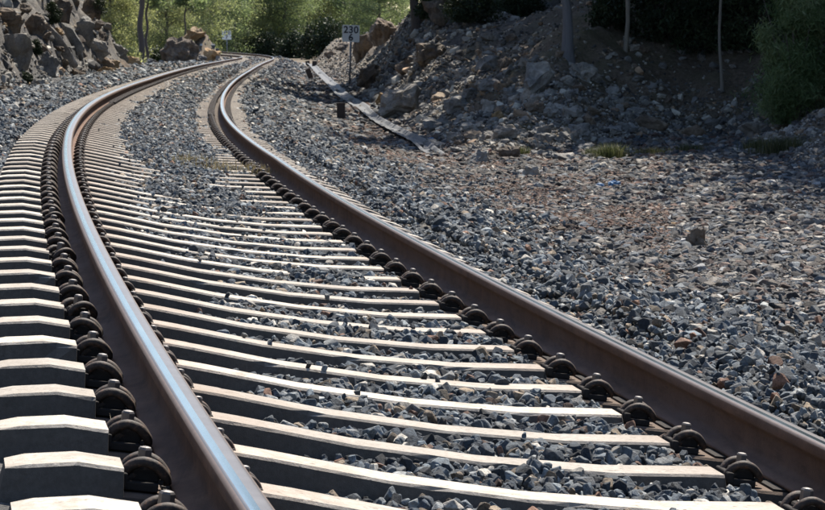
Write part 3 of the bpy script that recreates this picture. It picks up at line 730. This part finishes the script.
BR = [  # px, foot py, w, h, label, mat
 (402, 118, 46, 33, 'large grey boulder beside the drainage channel with a tan left face', M_RP, .8),
 (383, 106, 16, 13, 'small tan rock leaning against the large grey boulder', M_RO, .8),
 (395, 126, 13, 6, 'small whitish stone lying in the drainage channel', M_RP, .8),
 (464, 80, 20, 10, 'pale flat-topped rock above the slab on the scree', M_RP, .8),
 (488, 72, 26, 20, 'pale pointed rock shaped like a wedge on the slope', M_RG, .7),
 (506, 70, 18, 12, 'brown rock touching the right of the wedge-shaped rock', M_RB, .8),
 (536, 96, 36, 34, 'tallest dark boulder standing in the middle of the scree', M_RG, .8),
 (582, 81, 27, 18, 'rounded dark rock at the foot of the leaning tree trunk', M_RG, .9),
 (492, 43, 24, 8, 'thin dark ledge of rock high on the slope', M_RG, .8),
 (460, 112, 40, 15, 'long grey slab with a flat top in the scree', M_RG, .6),
 (489, 90, 30, 11, 'narrow grey slab just above the boulder field', M_RP, .7),
 (487, 114, 16, 14, 'pale squarish block between the slab and the ochre stone', M_RP, .8),
 (512, 102, 22, 14, 'grey block leaning on the left of the tallest boulder', M_RG, .8),
 (534, 113, 22, 13, 'dark brown block in front of the tallest boulder', M_RB, .8),
 (497, 121, 13, 10, 'small ochre stone among grey blocks', M_RO, .8),
 (553, 118, 24, 12, 'tilted grey plate right of the dark brown block', M_RG, .8),
 (570, 118, 24, 12, 'sharp-edged grey rock below the round rock by the trunk', M_RG, .8),
 (610, 134, 26, 9, 'pale flat stone at the foot of the slope', M_RP, .8),
 (582, 138, 26, 14, 'grey block left of the pale flat stone', M_RG, .8),
 (647, 130, 46, 15, 'broad low dark boulder at the foot of the soil slope', M_RB, .7),
 (692, 138, 30, 12, 'brown boulder right of the broad low one', M_RB, .7),
 (756, 136, 38, 13, 'long tan rock lit along its top near the broom bush', M_RP, .7),
 (532, 178, 19, 13, 'grey stone at the top edge of the gravel field', M_RG, .8),
 (564, 163, 26, 11, 'flat grey rock just above the gravel field', M_RG, .8),
 (548, 184, 14, 8, 'small grey stone beside the top edge of the gravel', M_RG, .8),
 (697, 247, 24, 20, 'upright tan-grey stone alone in the gravel field', M_RB, .8),
 (670, 187, 20, 10, 'dark flat stone at the back of the gravel field', M_RG, .8),
 (742, 325, 36, 13, 'smooth pale grey stone lying flat near the rail', M_RP, .7),
 (637, 266, 16, 9, 'blue-grey stone in the middle of the gravel field', M_RG, .8),
 (725, 398, 22, 16, 'reddish brown stone against the right rail', M_RB, .8),
 (483, 165, 26, 16, 'grey rock at the end of the drainage channel', M_RG, .8),
 (510, 160, 24, 14, 'brown-grey rock next to the end of the channel', M_RB, .8),
 (436, 132, 30, 15, 'dark rock at the lower edge of the scree beside the channel', M_RG, .8),
 (470, 135, 24, 14, 'jagged dark rock under the long grey slab', M_RG, .8),
 (505, 140, 26, 13, 'pale rock in the lowest row of the scree', M_RP, .8),
 (540, 140, 22, 14, 'cube-like grey rock in the lowest row of the scree', M_RG, .8),
 (362, 60, 26, 26, 'dark rock bulge behind the nearer kilometre sign', M_CL, .8),
 (385, 45, 34, 28, 'high dark outcrop right of the nearer kilometre sign', M_CL, .8),
 (430, 62, 34, 20, 'dark outcrop between the sign and the scree', M_CL, .8),
 (372, 86, 30, 20, 'low dark rock above the drainage channel', M_CL, .8),
 (408, 72, 26, 16, 'dark rock shelf above the large grey boulder', M_CL, .8),
 (440, 28, 40, 30, 'pointed rock shadowed under the trees high on the slope', M_CL, .7),
 (330, 58, 12, 6, 'brown rock on the far bank near the marker posts', M_RB, .8),
 (345, 50, 16, 7, 'low rock ridge on the far bank left of the sign', M_CL, .8),
]
for px, py, w, h, lab, m, dp in BR: place_rock(px, py, w, h, lab, m, 'boulder' if w >= 24 else 'rock', depth=dp)

# medium stones over slope and field that read one by one
protos = {}
for m in (M_RG, M_RB, M_RP, M_RO, M_CL): protos[m.name] = [rock_mesh(500 + i, (1, .8, .62), m, .8, 2, 15) for i in range(7)]
TONE = {'boulder_grey': 'grey', 'boulder_brown': 'brown', 'boulder_pale': 'pale', 'boulder_ochre': 'ochre', 'cliff_rock': 'dark'}
LAND = {'s': [(402, 100, 'the large grey boulder by the channel'), (488, 62, 'the pale wedge-shaped rock'), (536, 76, 'the tallest dark boulder'), (582, 72, 'the round rock by the leaning trunk'), (460, 104, 'the long grey slab'), (610, 128, 'the pale flat stone at the slope foot'), (534, 108, 'the dark brown block'), (497, 116, 'the ochre stone')],
        'f': [(605, 184, 'the blue bag'), (697, 236, 'the upright tan stone'), (742, 318, 'the smooth flat pale stone'), (637, 262, 'the blue-grey stone mid-field')],
        'u': [(570, 30, 'the leaning tree trunk'), (720, 65, 'the thin bare trunk'), (647, 122, 'the broad low boulder'), (692, 132, 'the brown boulder')],
        'b': [(311, 74, 'the leaning dark post'), (303, 55, 'the farthest dark post'), (349, 33, 'the nearer sign'), (330, 56, 'the brown rock of the bank')],
        'c': [(16, 44, 'the large rounded boulder'), (62, 40, 'the thin leaning slab'), (84, 30, 'the angular grey block'), (110, 14, 'the upright dark block'), (46, 64, 'the dark foot slab'), (120, 52, 'the dark tilted slab')]}
WHERE = {'s': 'on the scree', 'f': 'in the gravel field', 'u': 'on the shaded soil slope', 'c': 'on the left cliff', 'b': 'on the far pale bank'}
def describe(kind, px, py, mt, size):
    x, y, nm = min(LAND[kind], key=lambda q: abs(q[0] - px) + 1.6 * abs(q[1] - py))
    rel = ('left of' if px < x else 'right of') if abs(px - x) > 1.3 * abs(py - y) else ('above' if py < y else 'below')
    return f"{size} {TONE[mt]} rock {WHERE[kind]}, {rel} {nm}"
for grp, cnt, kind in [('loose stones in the gravel field', 70, 'f'), ('loose blocks on the scree', 125, 's'), ('rocks on the soil slope', 38, 'u'), ('broken blocks on the left cliff', 95, 'c'), ('rocks on the far bank', 34, 'b')]:
    for i in range(cnt):
        if kind == 'f': px, py = random.uniform(440, 825), random.uniform(165, 330); wpx = random.uniform(7, 12) * (.7 + (py - 150) / 200)
        elif kind == 's': px, py = random.uniform(395, 640), random.uniform(40, 158); wpx = random.uniform(9, 30) * (.55 + .5 * (py - 40) / 118)
        elif kind == 'b': px = random.uniform(298, 352); py = random.uniform(max(38, 56 - (px - 298) * .42), 62); wpx = random.uniform(2.5, 6)
        elif kind == 'u': px, py = random.uniform(610, 760), random.uniform(40, 135); wpx = random.uniform(6, 15)
        else:
            px = random.uniform(-6, 150); py = random.uniform(max(2, (px - 100) * 1.1), 96 - px * .2); wpx = random.uniform(6, 20)
        if kind == 'f' and py > 150 + (px - 440) * .62: continue
        p = at(px, py)
        if kind == 'c' and p.y > 105: continue
        w = wpx / scale_at(p)
        mt = random.choice({'f': [M_RG, M_RB, M_RP, M_RG, M_RO], 'b': [M_CL, M_RB, M_CL], 'c': [M_CL, M_CL, M_RB, M_RG, M_RP, M_RO]}.get(kind, [M_RG, M_RG, M_RB, M_RP]))
        tilt = .35 if kind != 'c' else .8
        o = obj('loose_stone' if kind == 'f' else 'rock', random.choice(protos[mt.name]), None, (p.x, p.y, p.z + w * .10), (random.uniform(-tilt, tilt), random.uniform(-tilt, tilt), random.uniform(0, 6.28)))
        o.scale = (w * (1.4 if kind == 'c' and i % 3 == 0 else 1), w * .9, w * random.uniform(.6, 1.1))
        tag(o, describe(kind, px, py, mt.name, 'small' if wpx < 10 else ('medium' if wpx < 16 else 'large')), 'rock', grp)

# left cliff: leaning slabs and blocks
CLF = [
 (8, 30, 34, 22, 'rounded brown block at the top left of the cliff', M_RB, (0, .2, .2)),
 (16, 62, 34, 36, 'large rounded pale brown boulder low on the cliff at the left edge', M_RP, (.1, .1, .1)),
 (34, 34, 24, 22, 'grey-brown block above the large rounded boulder', M_RB, (0, .3, 0)),
 (46, 74, 30, 22, 'dark slab at the cliff foot right of the rounded boulder', M_RG, (0, .5, .3)),
 (62, 60, 12, 44, 'thin pale slab leaning diagonally across the cliff', M_RP, (0, -.55, .2)),
 (74, 52, 12, 40, 'second leaning slab, greyer, right of the thin pale one', M_RG, (0, -.5, .2)),
 (84, 40, 26, 26, 'grey angular block in the middle of the cliff', M_RG, (.2, .4, .4)),
 (96, 58, 30, 18, 'grey slab dipping to the right near the cliff foot', M_RP, (0, .6, .1)),
 (110, 26, 14, 26, 'dark upright block at the right end of the cliff top', M_RG, (0, -.2, .3)),
 (104, 68, 24, 12, 'brown rock at the foot of the cliff beside the ballast', M_RB, (0, .2, 0)),
 (120, 58, 26, 14, 'dark tilted slab where the cliff runs out', M_RG, (0, .5, .2)),
 (132, 66, 20, 10, 'ochre-brown rock at the end of the cliff foot', M_RO, (0, .2, 0)),
 (150, 64, 12, 7, 'small pale rock right of the cliff foot', M_RP, (0, .1, 0)),
 (140, 56, 18, 9, 'thin dark slab above the ochre-brown rock', M_RG, (0, .45, 0)),
 (60, 24, 26, 26, 'dark block high in the middle of the cliff', M_CL, (0, .3, .5)),
 (78, 78, 20, 10, 'low brown rock half buried at the edge of the ballast', M_RB, (0, .1, 0)),
 (40, 88, 22, 11, 'grey rock at the foot of the cliff nearest the camera', M_RG, (0, .1, 0)),
 (92, 16, 22, 20, 'shadowed rock under the trees at the cliff top', M_CL, (0, .2, .3)),
]
for px, py, w, h, lab, m, rt in CLF: place_rock(px, py, w * .92, h * .88, lab, m, 'cliff_block' if h > 15 else 'rock', rot=rt, depth=.7, sink=.35, ang=.6)
# mound with sunlit end, beyond the cliff
place_rock(181, 61, 36, 27, 'dark rounded boulder at the left end of the brown mound', M_CL, 'boulder', depth=.9, ang=.8, Yd=131)
place_rock(197, 55, 22, 18, 'tan-brown block crowning the soil mound beyond the cliff', M_RO, 'boulder', depth=1.2, ang=.75, rot=(.1, .5, .2), Yd=137, seed=78)
place_rock(212, 62, 17, 17, 'orange-tan block catching the sun at the right end of the mound', M_RO, 'boulder', depth=1.0, Yd=134, ang=.6)
place_rock(220, 61, 9, 10, 'small sunlit tan rock just right of the orange-tan block', M_RP, 'rock', depth=1.0, Yd=134)
place_rock(190, 62, 12, 9, 'small brown rock at the front foot of the mound', M_RB, 'rock', depth=1.0, Yd=132)
place_rock(203, 62, 10, 7, 'small grey rock at the front foot of the mound', M_RG, 'rock', depth=1.0, Yd=133)
p = at(168, 56); k = scale_at(p)
mb = MB(); mb.tube([(0, 0, -.1), (.035, 0, .2), (.07, 0, 14 / k)], .05, 8)
tag(obj('marker_stake', mb.me('marker_stake', [M_STAKE]), None, p), 'short white stake leaning beside the dark boulder', 'stake')

# ------------------------------------------------------------------ signs and posts
def sign(px, py, top_py, wpx, Yd, lines, label, tilt=0.0):
    d = ray(px, py); d = d / d.y; x = d.x * Yd; g = gz(x, Yd); zt = CAM_H + ray(px, top_py).z / ray(px, top_py).y * Yd
    w = wpx / F_PX * Yd; r = empty('kilometre_sign', (x, Yd, g), math.atan2(-x, Yd) * -1 * -1 if False else 0)
    tag(r, label, 'railway sign'); hgt = zt - g; r.rotation_euler = (0, tilt, 0)
    mb = MB(); mb.tube([(0, .03, -.3), (0, .03, hgt - .04)], .035, 10); obj('post', mb.me('post', [M_GALV], True), r)
    bm = bmesh.new(); bmesh.ops.create_cube(bm, size=1)
    for v in bm.verts: v.co = Vector((v.co.x * w, v.co.y * .012, v.co.z * w * .98))
    bmesh.ops.bevel(bm, geom=[e for e in bm.edges if abs((e.verts[0].co - e.verts[1].co).y) > .005], offset=w * .05, segments=4, affect='EDGES', profile=.5)
    me = bpy.data.meshes.new('plate'); bm.to_mesh(me); bm.free(); me.materials.append(M_WHITE)
    pl = obj('plate', me, r, (0, -.015, hgt - w * .49))
    for txt, size, zz in lines:
        c = bpy.data.curves.new('numeral', 'FONT'); c.body = txt; c.size = size * w; c.align_x = 'CENTER'; c.align_y = 'CENTER'; c.extrude = .002; c.offset = size * w * .022; c.space_character = 1.06
        c.materials.append(M_BLACK); t = obj('numeral', c, pl, (0, -.009, zz * w), (math.pi / 2, 0, 0))
        t['label'] = 'dark blue-black figures ' + txt
    mb = MB(); mb.box((0, .0, hgt - w * .25), (.09, .05, .04), .004); mb.box((0, .0, hgt - w * .75), (.09, .05, .04), .004); obj('bracket', mb.me('bracket', [M_GALV]), r)
    return r
sign(349.5, 69, 25.0, 17.2, 102, [('230', .56, .20), ('6', .56, -.235)], 'nearer square white kilometre sign on a post, reading 230 over 6', .03)
sign(227.3, 50, 30.6, 9.2, 224, [('230', .52, .20), ('7', .52, -.235)], 'farther small white kilometre sign at the bend, reading 230 over 7', -.02)
for px, py, w, h, tl, lab in [(341, 120, 8, 17, 0.0, 'nearest short dark iron post beside the drainage channel'), (311.5, 80, 5, 12, -.35, 'second short dark post, leaning left'), (314, 69, 4.5, 8, .1, 'third short dark post, on the edge of the channel'), (303, 57, 3.5, 6, 0, 'farthest tiny dark post by the bend'), (362, 127, 5, 6, .2, 'dark broken stub at the channel edge'), (308.5, 67, 4, 6, -.2, 'small dark post left of the third one')]:
    p = at(px, py); k = scale_at(p); w, h = w / k, h / k
    mb = MB(); mb.box((0, 0, h * .5 - .08), (w, w * .7, h + .16), min(w, h) * .08); mb.box((0, 0, h - .012), (w * 1.12, w * .82, .024), .004)
    tag(obj('marker_post', mb.me('marker_post', [M_POST]), None, p, (0, tl, random.uniform(-.3, .3))), lab, 'post')

# blue litter
def crumple(seed, w, h):
    bm = bmesh.new(); bmesh.ops.create_icosphere(bm, subdivisions=3, radius=.5)
    from mathutils import noise as mn
    for v in bm.verts:
        q = v.co * 4 + Vector((seed, 0, 0)); v.co *= .72 + .55 * abs(mn.noise(q)) + .3 * mn.noise(q * 2.3)
        v.co = Vector((v.co.x * w, v.co.y * w * .7, v.co.z * h))
    me = bpy.data.meshes.new('crumpled_bag'); bm.to_mesh(me); bm.free(); me.materials.append(M_BLUE); return me
for px, py, w, h, lab in [(614, 187, 15, 8, 'blue crumpled plastic bag on the gravel field'), (600, 187, 9, 5, 'smaller blue plastic scrap left of the crumpled bag'), (431, 143, 9, 7, 'blue plastic scrap beside the drainage channel')]:
    p = at(px, py); k = scale_at(p); tag(obj('plastic_bag', crumple(px, w / k, h / k), None, (p.x, p.y, p.z + h / k * .35)), lab, 'litter')

# ------------------------------------------------------------------ plants
def leaves(centres, normals_rand, sizes, aspect, seed, droop=None):
    """quads of leaf size with random attitude round each centre"""
    r = np.random.default_rng(seed); n = len(centres)
    a = r.normal(size=(n, 3)); a /= np.linalg.norm(a, axis=1)[:, None]
    if droop is not None: a = a * .6 + droop; a /= np.linalg.norm(a, axis=1)[:, None]
    b = r.normal(size=(n, 3)); b -= (b * a).sum(1)[:, None] * a; b /= np.linalg.norm(b, axis=1)[:, None]
    A = a * sizes[:, None] * .5; B = b * sizes[:, None] * .5 * aspect
    V = np.stack([centres - A, centres + B * 1.0 - A * .1, centres + A, centres - B], 1).reshape(-1, 3)
    return V, np.arange(4 * n).reshape(n, 4)
def tone(me, tn, per=4):
    a = me.attributes.new('tone', 'FLOAT', 'POINT'); a.data.foreach_set('value', np.repeat(tn, per).astype(np.float32))
def pine_kit(seed, H, rad, base, nclump, nleaf, lsize, mat, bark, trunk_r=.16, lean=(0, 0), aspect=.35):
    """returns (trunk mesh, crown mesh)"""
    r = random.Random(seed); R = np.random.default_rng(seed)
    mb = MB(); wob = min(.10, trunk_r) * 1.6
    P = [(lean[0] * t * H + math.sin(t * 5 + seed) * .10 * t + math.sin(t * 31 + seed) * wob * .35, lean[1] * t * H + math.cos(t * 4 + seed) * .08 * t, -.5 + t * (H + .3)) for t in np.linspace(0, 1, 28)]
    mb.tube(P, [trunk_r * (1 + .45 * max(0, 1 - i / 3)) * (1 - .0285 * i) * r.uniform(.93, 1.07) for i in range(28)], 9)
    C = []; T = []
    for i in range(nclump):
        t = base + (1 - base) * (i + .5) / nclump; f = math.sin(math.pi * min(1, (t - base) / (1 - base) * .85 + .18)) ** .7
        a = i * 2.4 + r.uniform(-.5, .5); L = rad * f * r.uniform(.55, 1.1)
        k = min(27, int(t * 27)); o = Vector(P[k])
        tip = o + Vector((math.cos(a) * L, math.sin(a) * L, L * r.uniform(.0, .45)))
        mid = o.lerp(tip, .5) + Vector((0, 0, .08 * L))
        mb.tube([o, mid, tip], [trunk_r * .30, trunk_r * .18, trunk_r * .07], 5)
        for _ in range(4):
            q = o.lerp(tip, r.uniform(.4, 1.05)); q += Vector((r.uniform(-1, 1), r.uniform(-1, 1), r.uniform(-.4, .6))) * rad * .22
            m = nleaf // (nclump * 4); w = rad * r.uniform(.10, .24)
            pts = R.normal(size=(m, 3)) * np.array([w, w, w * .55]); C.append(pts + np.array(q)); T.append(np.clip(r.uniform(.1, .9) + R.normal(size=m) * .15, 0, 1))
    C = np.concatenate(C); T = np.concatenate(T); sz = lsize * (.6 + .8 * R.random(len(C)))
    V, Fq = leaves(C, None, sz, aspect, seed); me = mesh('crown', V, Fq, [mat]); tone(me, T)
    return mb.me('trunk', [bark], True), me
def plant_tree(kit, loc, rz, sc, label, group=None, name='pine_tree'):
    t = empty(name, loc, rz); t.scale = (sc, sc, sc); tag(t, label, 'tree', group)
    obj('trunk', kit[0], t); obj('crown', kit[1], t); return t
K = [pine_kit(1, 8.5, 3.0, .05, 44, 30000, .17, M_PINE_Y, M_BARK), pine_kit(2, 9.5, 3.2, .08, 46, 30000, .18, M_PINE, M_BARK), pine_kit(3, 7.5, 2.8, .04, 40, 28000, .16, M_PINE_Y, M_BARK)]
# wood beyond the bend: (photo column, distance, kit, scale, words)
WOOD = [
 (112, 150, 2, .8, 'yellow-green pine rising behind the right end of the cliff'), (140, 176, 0, .9, 'pine behind the dark upright trunk left of the mound'), (168, 165, 2, .75, 'bright yellow-green pine above the white stake'),
 (192, 190, 0, .9, 'yellow-green pine directly behind the brown mound'), (215, 232, 1, 1.0, 'green pine just left of the farther sign'), (240, 246, 0, 1.0, 'yellow-green pine behind and right of the farther sign'),
 (262, 252, 1, 1.1, 'darker green pine over the far bend of the rails'), (285, 250, 1, 1.0, 'green pine left of the dark round bush'), (306, 262, 0, 1.05, 'yellow-green pine above the dark round bush'),
 (332, 268, 2, 1.15, 'sunlit pine behind the dark round bush'), (355, 262, 1, 1.0, 'green pine behind the nearer sign'), (380, 240, 1, 1.0, 'dark green pine on the crest right of the nearer sign'),
 (150, 215, 1, 1.1, 'taller green pine in the second row behind the mound'), (205, 275, 2, 1.3, 'pale pine in the back row left of the farther sign'), (250, 290, 2, 1.4, 'pale pine in the back row beyond the bend'), (295, 300, 1, 1.4, 'tall green pine in the back row above the bend'),
 (90, 175, 1, .9, 'green pine peeping over the cliff top'), (345, 300, 0, 1.3, 'yellow-green pine in the back row behind the nearer sign')]
for i, (px, Yd, k, sc, lab) in enumerate(WOOD):
    x = (px - 412.5) / F_PX * Yd; plant_tree(K[k], (x, Yd, gz(x, Yd) - .1), i * 1.3, sc, lab, 'pines in the wood beyond the bend')
# rows deeper in the same wood, seen only through its gaps
for i in range(14):
    px = 60 + i * 25; Yd = 325 + (i % 3) * 14; x = (px - 412.5) / F_PX * Yd
    plant_tree(K[i % 3], (x, Yd, gz(x, Yd) - .1), i * 2.1, 1.5, 'pine deep in the wood, seen through gaps ' + ['behind the cliff top', 'behind the dark thick trunk', 'behind the brown mound', 'behind the farther sign', 'over the far bend', 'behind the dark round bush', 'behind the nearer sign'][i // 2], 'pines deep in the wood')
# trunks one can tell apart at the left
for px, w, Yd, lab, sc in [(142, 7, 140, 'thick dark tree trunk left of the brown mound', 1), (148, 3.5, 141, 'thin dark trunk beside the thick one', .6), (186, 2.5, 150, 'slim dark trunk above the brown mound', .6), (236, 2.2, 236, 'slim trunk in the wood right of the farther sign', .8)]:
    x = (px - 412.5) / F_PX * Yd; kit = pine_kit(int(px), 9 * sc + 1, 1.9 * sc, .48, 16, 3600, .22, M_PINE, M_BARK, trunk_r=w / F_PX * Yd * .5, lean=(.02, 0))
    plant_tree(kit, (x, Yd, gz(x, Yd)), 0, 1, lab)

def bush(px, py, wpx, hpx, label, mat, n, ls, seed, aspect=.3, start=4, name='bush', up=None, cat_='bush', Yd=None, stems=7):
    if Yd is None: p = at(px, py, start)
    else: x = (px - 412.5) / F_PX * Yd; p = Vector((x, Yd, gz(x, Yd)))
    k = scale_at(p); w, h = wpx / k, hpx / k; R = np.random.default_rng(seed)
    t = empty(name, p); tag(t, label, cat_)
    mb = MB(); C = []; T = []
    for i in range(stems):
        a = R.random() * 6.28; rr = R.random() ** .5 * w * .38; tip = Vector((math.cos(a) * rr, math.sin(a) * rr * .8, h * (.55 + .35 * R.random())))
        mb.tube([(0, 0, -.05), tip * .5 + Vector((0, 0, h * .05)), tip], [w * .018, w * .012, w * .004], 5)
    ncl = 46
    for i in range(ncl):
        a = R.random() * 6.28; e = R.random() ** .5; zf = R.random()
        rad = math.sin(math.pi * min(1, zf * .8 + .22)) ** .6
        c = np.array([math.cos(a) * e * w * .42 * rad, math.sin(a) * e * w * .36 * rad, zf * h * .88 + .04 * h])
        m = n // ncl; s_ = w * .05 * (1 + 1.3 * R.random()); C.append(c + R.normal(size=(m, 3)) * s_ * np.array([1, 1, .9])); T.append(np.clip(R.random() + R.normal(size=m) * .15, 0, 1))
    C = np.concatenate(C); C[:, 2] = np.maximum(C[:, 2], -.02); T = np.concatenate(T)
    V, Fq = leaves(C, None, ls * (.6 + .8 * R.random(len(C))), aspect, seed, up); me = mesh('foliage', V, Fq, [mat]); tone(me, T)
    obj('stems', mb.me('stems', [M_BARK]), t); obj('foliage', me, t); return t
UP = np.array([0, 0, .55])
bush(796, 122, 92, 140, 'large wispy green broom bush on the right bank', M_BROOM, 30000, .11, 5, .11, up=UP * .8, stems=16)
bush(832, 96, 60, 110, 'darker broom bush cut off by the right edge of the photo', M_BROOM, 12000, .11, 6, .11, up=UP * .8, stems=12)
bush(324, 56, 58, 42, 'big dark round bush beyond the far bend', M_DARK, 9000, .20, 7, .5, Yd=225)
bush(296, 56, 40, 24, 'dark low bush left of the big round one', M_DARK, 6000, .20, 8, .5, Yd=236)
bush(268, 54, 46, 22, 'dark undergrowth clump behind the far rails', M_DARK, 6000, .20, 9, .5, Yd=244)
bush(240, 52, 36, 20, 'dark undergrowth clump right of the farther sign', M_DARK, 6000, .20, 10, .5, Yd=246)
bush(202, 50, 36, 28, 'dark rounded bush between the mound and the farther sign', M_DARK, 7000, .2, 12, .5, Yd=215)
bush(168, 55, 40, 12, 'low dark bush behind the white stake', M_DARK, 5000, .14, 13, .5, Yd=150)
bush(125, 55, 40, 14, 'low bush behind the right end of the cliff', M_PINE_Y, 5000, .14, 14, .5, Yd=135)
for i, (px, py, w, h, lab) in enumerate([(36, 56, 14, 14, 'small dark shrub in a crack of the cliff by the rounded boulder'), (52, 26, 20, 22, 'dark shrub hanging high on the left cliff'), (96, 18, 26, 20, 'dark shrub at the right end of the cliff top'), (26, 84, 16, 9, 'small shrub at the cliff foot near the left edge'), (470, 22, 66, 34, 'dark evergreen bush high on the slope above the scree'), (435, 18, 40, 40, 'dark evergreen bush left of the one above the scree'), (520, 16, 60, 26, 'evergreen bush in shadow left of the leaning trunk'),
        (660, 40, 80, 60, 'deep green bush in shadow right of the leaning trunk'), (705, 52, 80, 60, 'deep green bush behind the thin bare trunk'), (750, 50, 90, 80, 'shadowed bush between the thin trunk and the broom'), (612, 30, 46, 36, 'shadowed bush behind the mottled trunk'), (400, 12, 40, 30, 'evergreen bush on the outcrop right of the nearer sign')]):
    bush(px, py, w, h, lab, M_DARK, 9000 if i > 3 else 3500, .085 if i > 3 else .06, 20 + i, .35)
def tuft(px, py, wpx, hpx, label, mat, n, seed, width=.006, name='grass_tuft', start=4, flat=1.0, cat_='grass', p=None, stuff=False):
    p = p or at(px, py, start); k = scale_at(p); w, h = wpx / k, hpx / k; R = np.random.default_rng(seed)
    V = []; Fs = []; T = []
    for i in range(n):
        x, y = R.normal() * w * .25, R.normal() * w * .16 * flat; a = R.random() * 6.28; L = h * (.5 + .7 * R.random()); b = L * R.uniform(.1, .7)
        d = np.array([math.cos(a), math.sin(a), 0]); sd = np.array([-d[1], d[0], 0]) * width * .5; base = np.array([x, y, -.02 - (.135 * x if name == 'dry_weeds' else 0)]); m = base + d * b * .35 + np.array([0, 0, L * .6]); e = base + d * b + np.array([0, 0, L * (.95 - .3 * b / L)])
        q = len(V); V += [base - sd, base + sd, m + sd * .8, m - sd * .8, e]; Fs += [(q, q + 1, q + 2, q + 3), (q + 3, q + 2, q + 4)]; T += [R.random()] * 5
    me = mesh('grass_tuft', V, Fs, [mat]); a = me.attributes.new('tone', 'FLOAT', 'POINT'); a.data.foreach_set('value', np.array(T, np.float32))
    o = obj(name, me, None, p if name != 'dry_weeds' else Vector(p) + Vector((0, 0, .075))); tag(o, label, cat_); return o
tuft(612, 160, 34, 20, 'green-brown grass tuft at the back of the gravel field', M_GRASS, 700, 1)
tuft(655, 156, 40, 12, 'low grass along the foot of the slope right of the first tuft', M_GRASS, 500, 2)
tuft(690, 152, 30, 11, 'low grass tuft under the brown boulder', M_GRASS, 400, 3)
tuft(782, 152, 60, 20, 'green grass below the broom bush', M_GRASS, 900, 4)
tuft(758, 150, 28, 13, 'green grass tuft left of the grass below the broom', M_GRASS, 500, 5)
tuft(520, 156, 20, 12, 'small grass tuft among rocks at the edge of the gravel', M_GRASS, 300, 6)
tuft(592, 158, 20, 14, 'olive grass tuft beside the green-brown one', M_GRASS, 300, 16)
for i, (px, py, w, lab) in enumerate([(190, 170, 40, 'dead brown weeds on the sleepers right of the left rail'), (222, 176, 50, 'dead brown weeds in the middle of the track, the widest patch'), (256, 180, 44, 'dead brown weeds between the middle and the right rail')]):
    tuft(px, py, w * .95, 10, lab, M_STRAW, 230, 70 + i, .004, 'dry_weeds', flat=6.0)
p = Vector(tp(S0 + .6 * 2 - .02, -1.02, -.13))
tuft(0, 0, 60, 34, 'few thin bleached grass stalks by a rail clamp at lower left', M_STRAW, 14, 9, .0012, 'dry_stalks', p=p)
# trees on the right hill
HT = [(575, 64, 11, (-.13, .0), 10, 'tree with a dark leaning trunk standing on the scree slope', M_BARKG), (722, 90, 3.4, (-.03, 0), 8, 'small tree with a thin pale bare trunk on the soil slope', M_BARKP), (626, 52, 5, (.02, 0), 9, 'tree with a mottled pale trunk right of the leaning one', M_BARKP), (414, 34, 10, (.03, 0), 9, 'tree with a dark trunk at the crest above the outcrop', M_BARK)]
for px, py, w, lean, H, lab, bk in HT:
    p = at(px, py); kit = pine_kit(int(px), H, 3.0, .42, 34, 9000, .20, M_PINE, bk, trunk_r=w / scale_at(p) * .5, lean=lean, aspect=.4)
    plant_tree(kit, p, 0, 1, lab)
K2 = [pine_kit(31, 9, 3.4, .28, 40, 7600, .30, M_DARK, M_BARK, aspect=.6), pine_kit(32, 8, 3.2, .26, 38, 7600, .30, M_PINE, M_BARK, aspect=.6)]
HILL = [(1.5, 104), (3.2, 112), (.6, 100), (5, 120), (2, 122), (3.0, 54), (6.8, 55), (1.2, 59), (.2, 72), (5.2, 55), (8.5, 53), (11.5, 50), (9.8, 44), (13, 42), (9.0, 60), (6.2, 62), (3.6, 58), (2.6, 66), (5.5, 70), (12.5, 58), (11.2, 38), (3.2, 78), (7, 80), (4.2, 95), (8, 98), (2.6, 88), (6.2, 90), (15, 50), (11, 66)]
pos_words = ['crown over the broom bush', 'behind the thin bare trunk', 'above the soil slope', 'above the scree', 'behind the outcrop', 'high above the sign']
for i, (x, y) in enumerate(HILL):
    g = gz(x, y); px = 412 + F_PX * x / y; py = 26 + F_PX * (CAM_H - g) / y
    if px < 835 and py > -4: continue
    w = pos_words[0] if px > 780 else pos_words[1] if px > 700 else pos_words[2] if px > 600 else pos_words[3] if px > 520 else pos_words[4] if px > 470 else pos_words[5]
    plant_tree(K2[i % 2], (x, y, g - .1), i * 1.9, 1.35 + .15 * (i % 3), 'dark pine rooted out of sight on the right hill, ' + w, 'pines shading the right hill')

for i, (x, y, w) in enumerate([(-12.5, 62, 'nearest of those there'), (-13.5, 74, 'second from the near end'), (-13.2, 86, 'over the leaning slabs'), (-14.5, 97, 'over the far end of the cliff'), (-12.0, 52, 'over the large rounded boulder'), (-17, 80, 'in the row behind')]):  # pines out of view, added to cast shade on the left cliff
    plant_tree(K2[i % 2], (x, y, gz(x, y) - .1), i * 1.7, 1.3, 'unseen pine added to shade the left cliff, ' + w, 'unseen pines added to shade the left cliff')
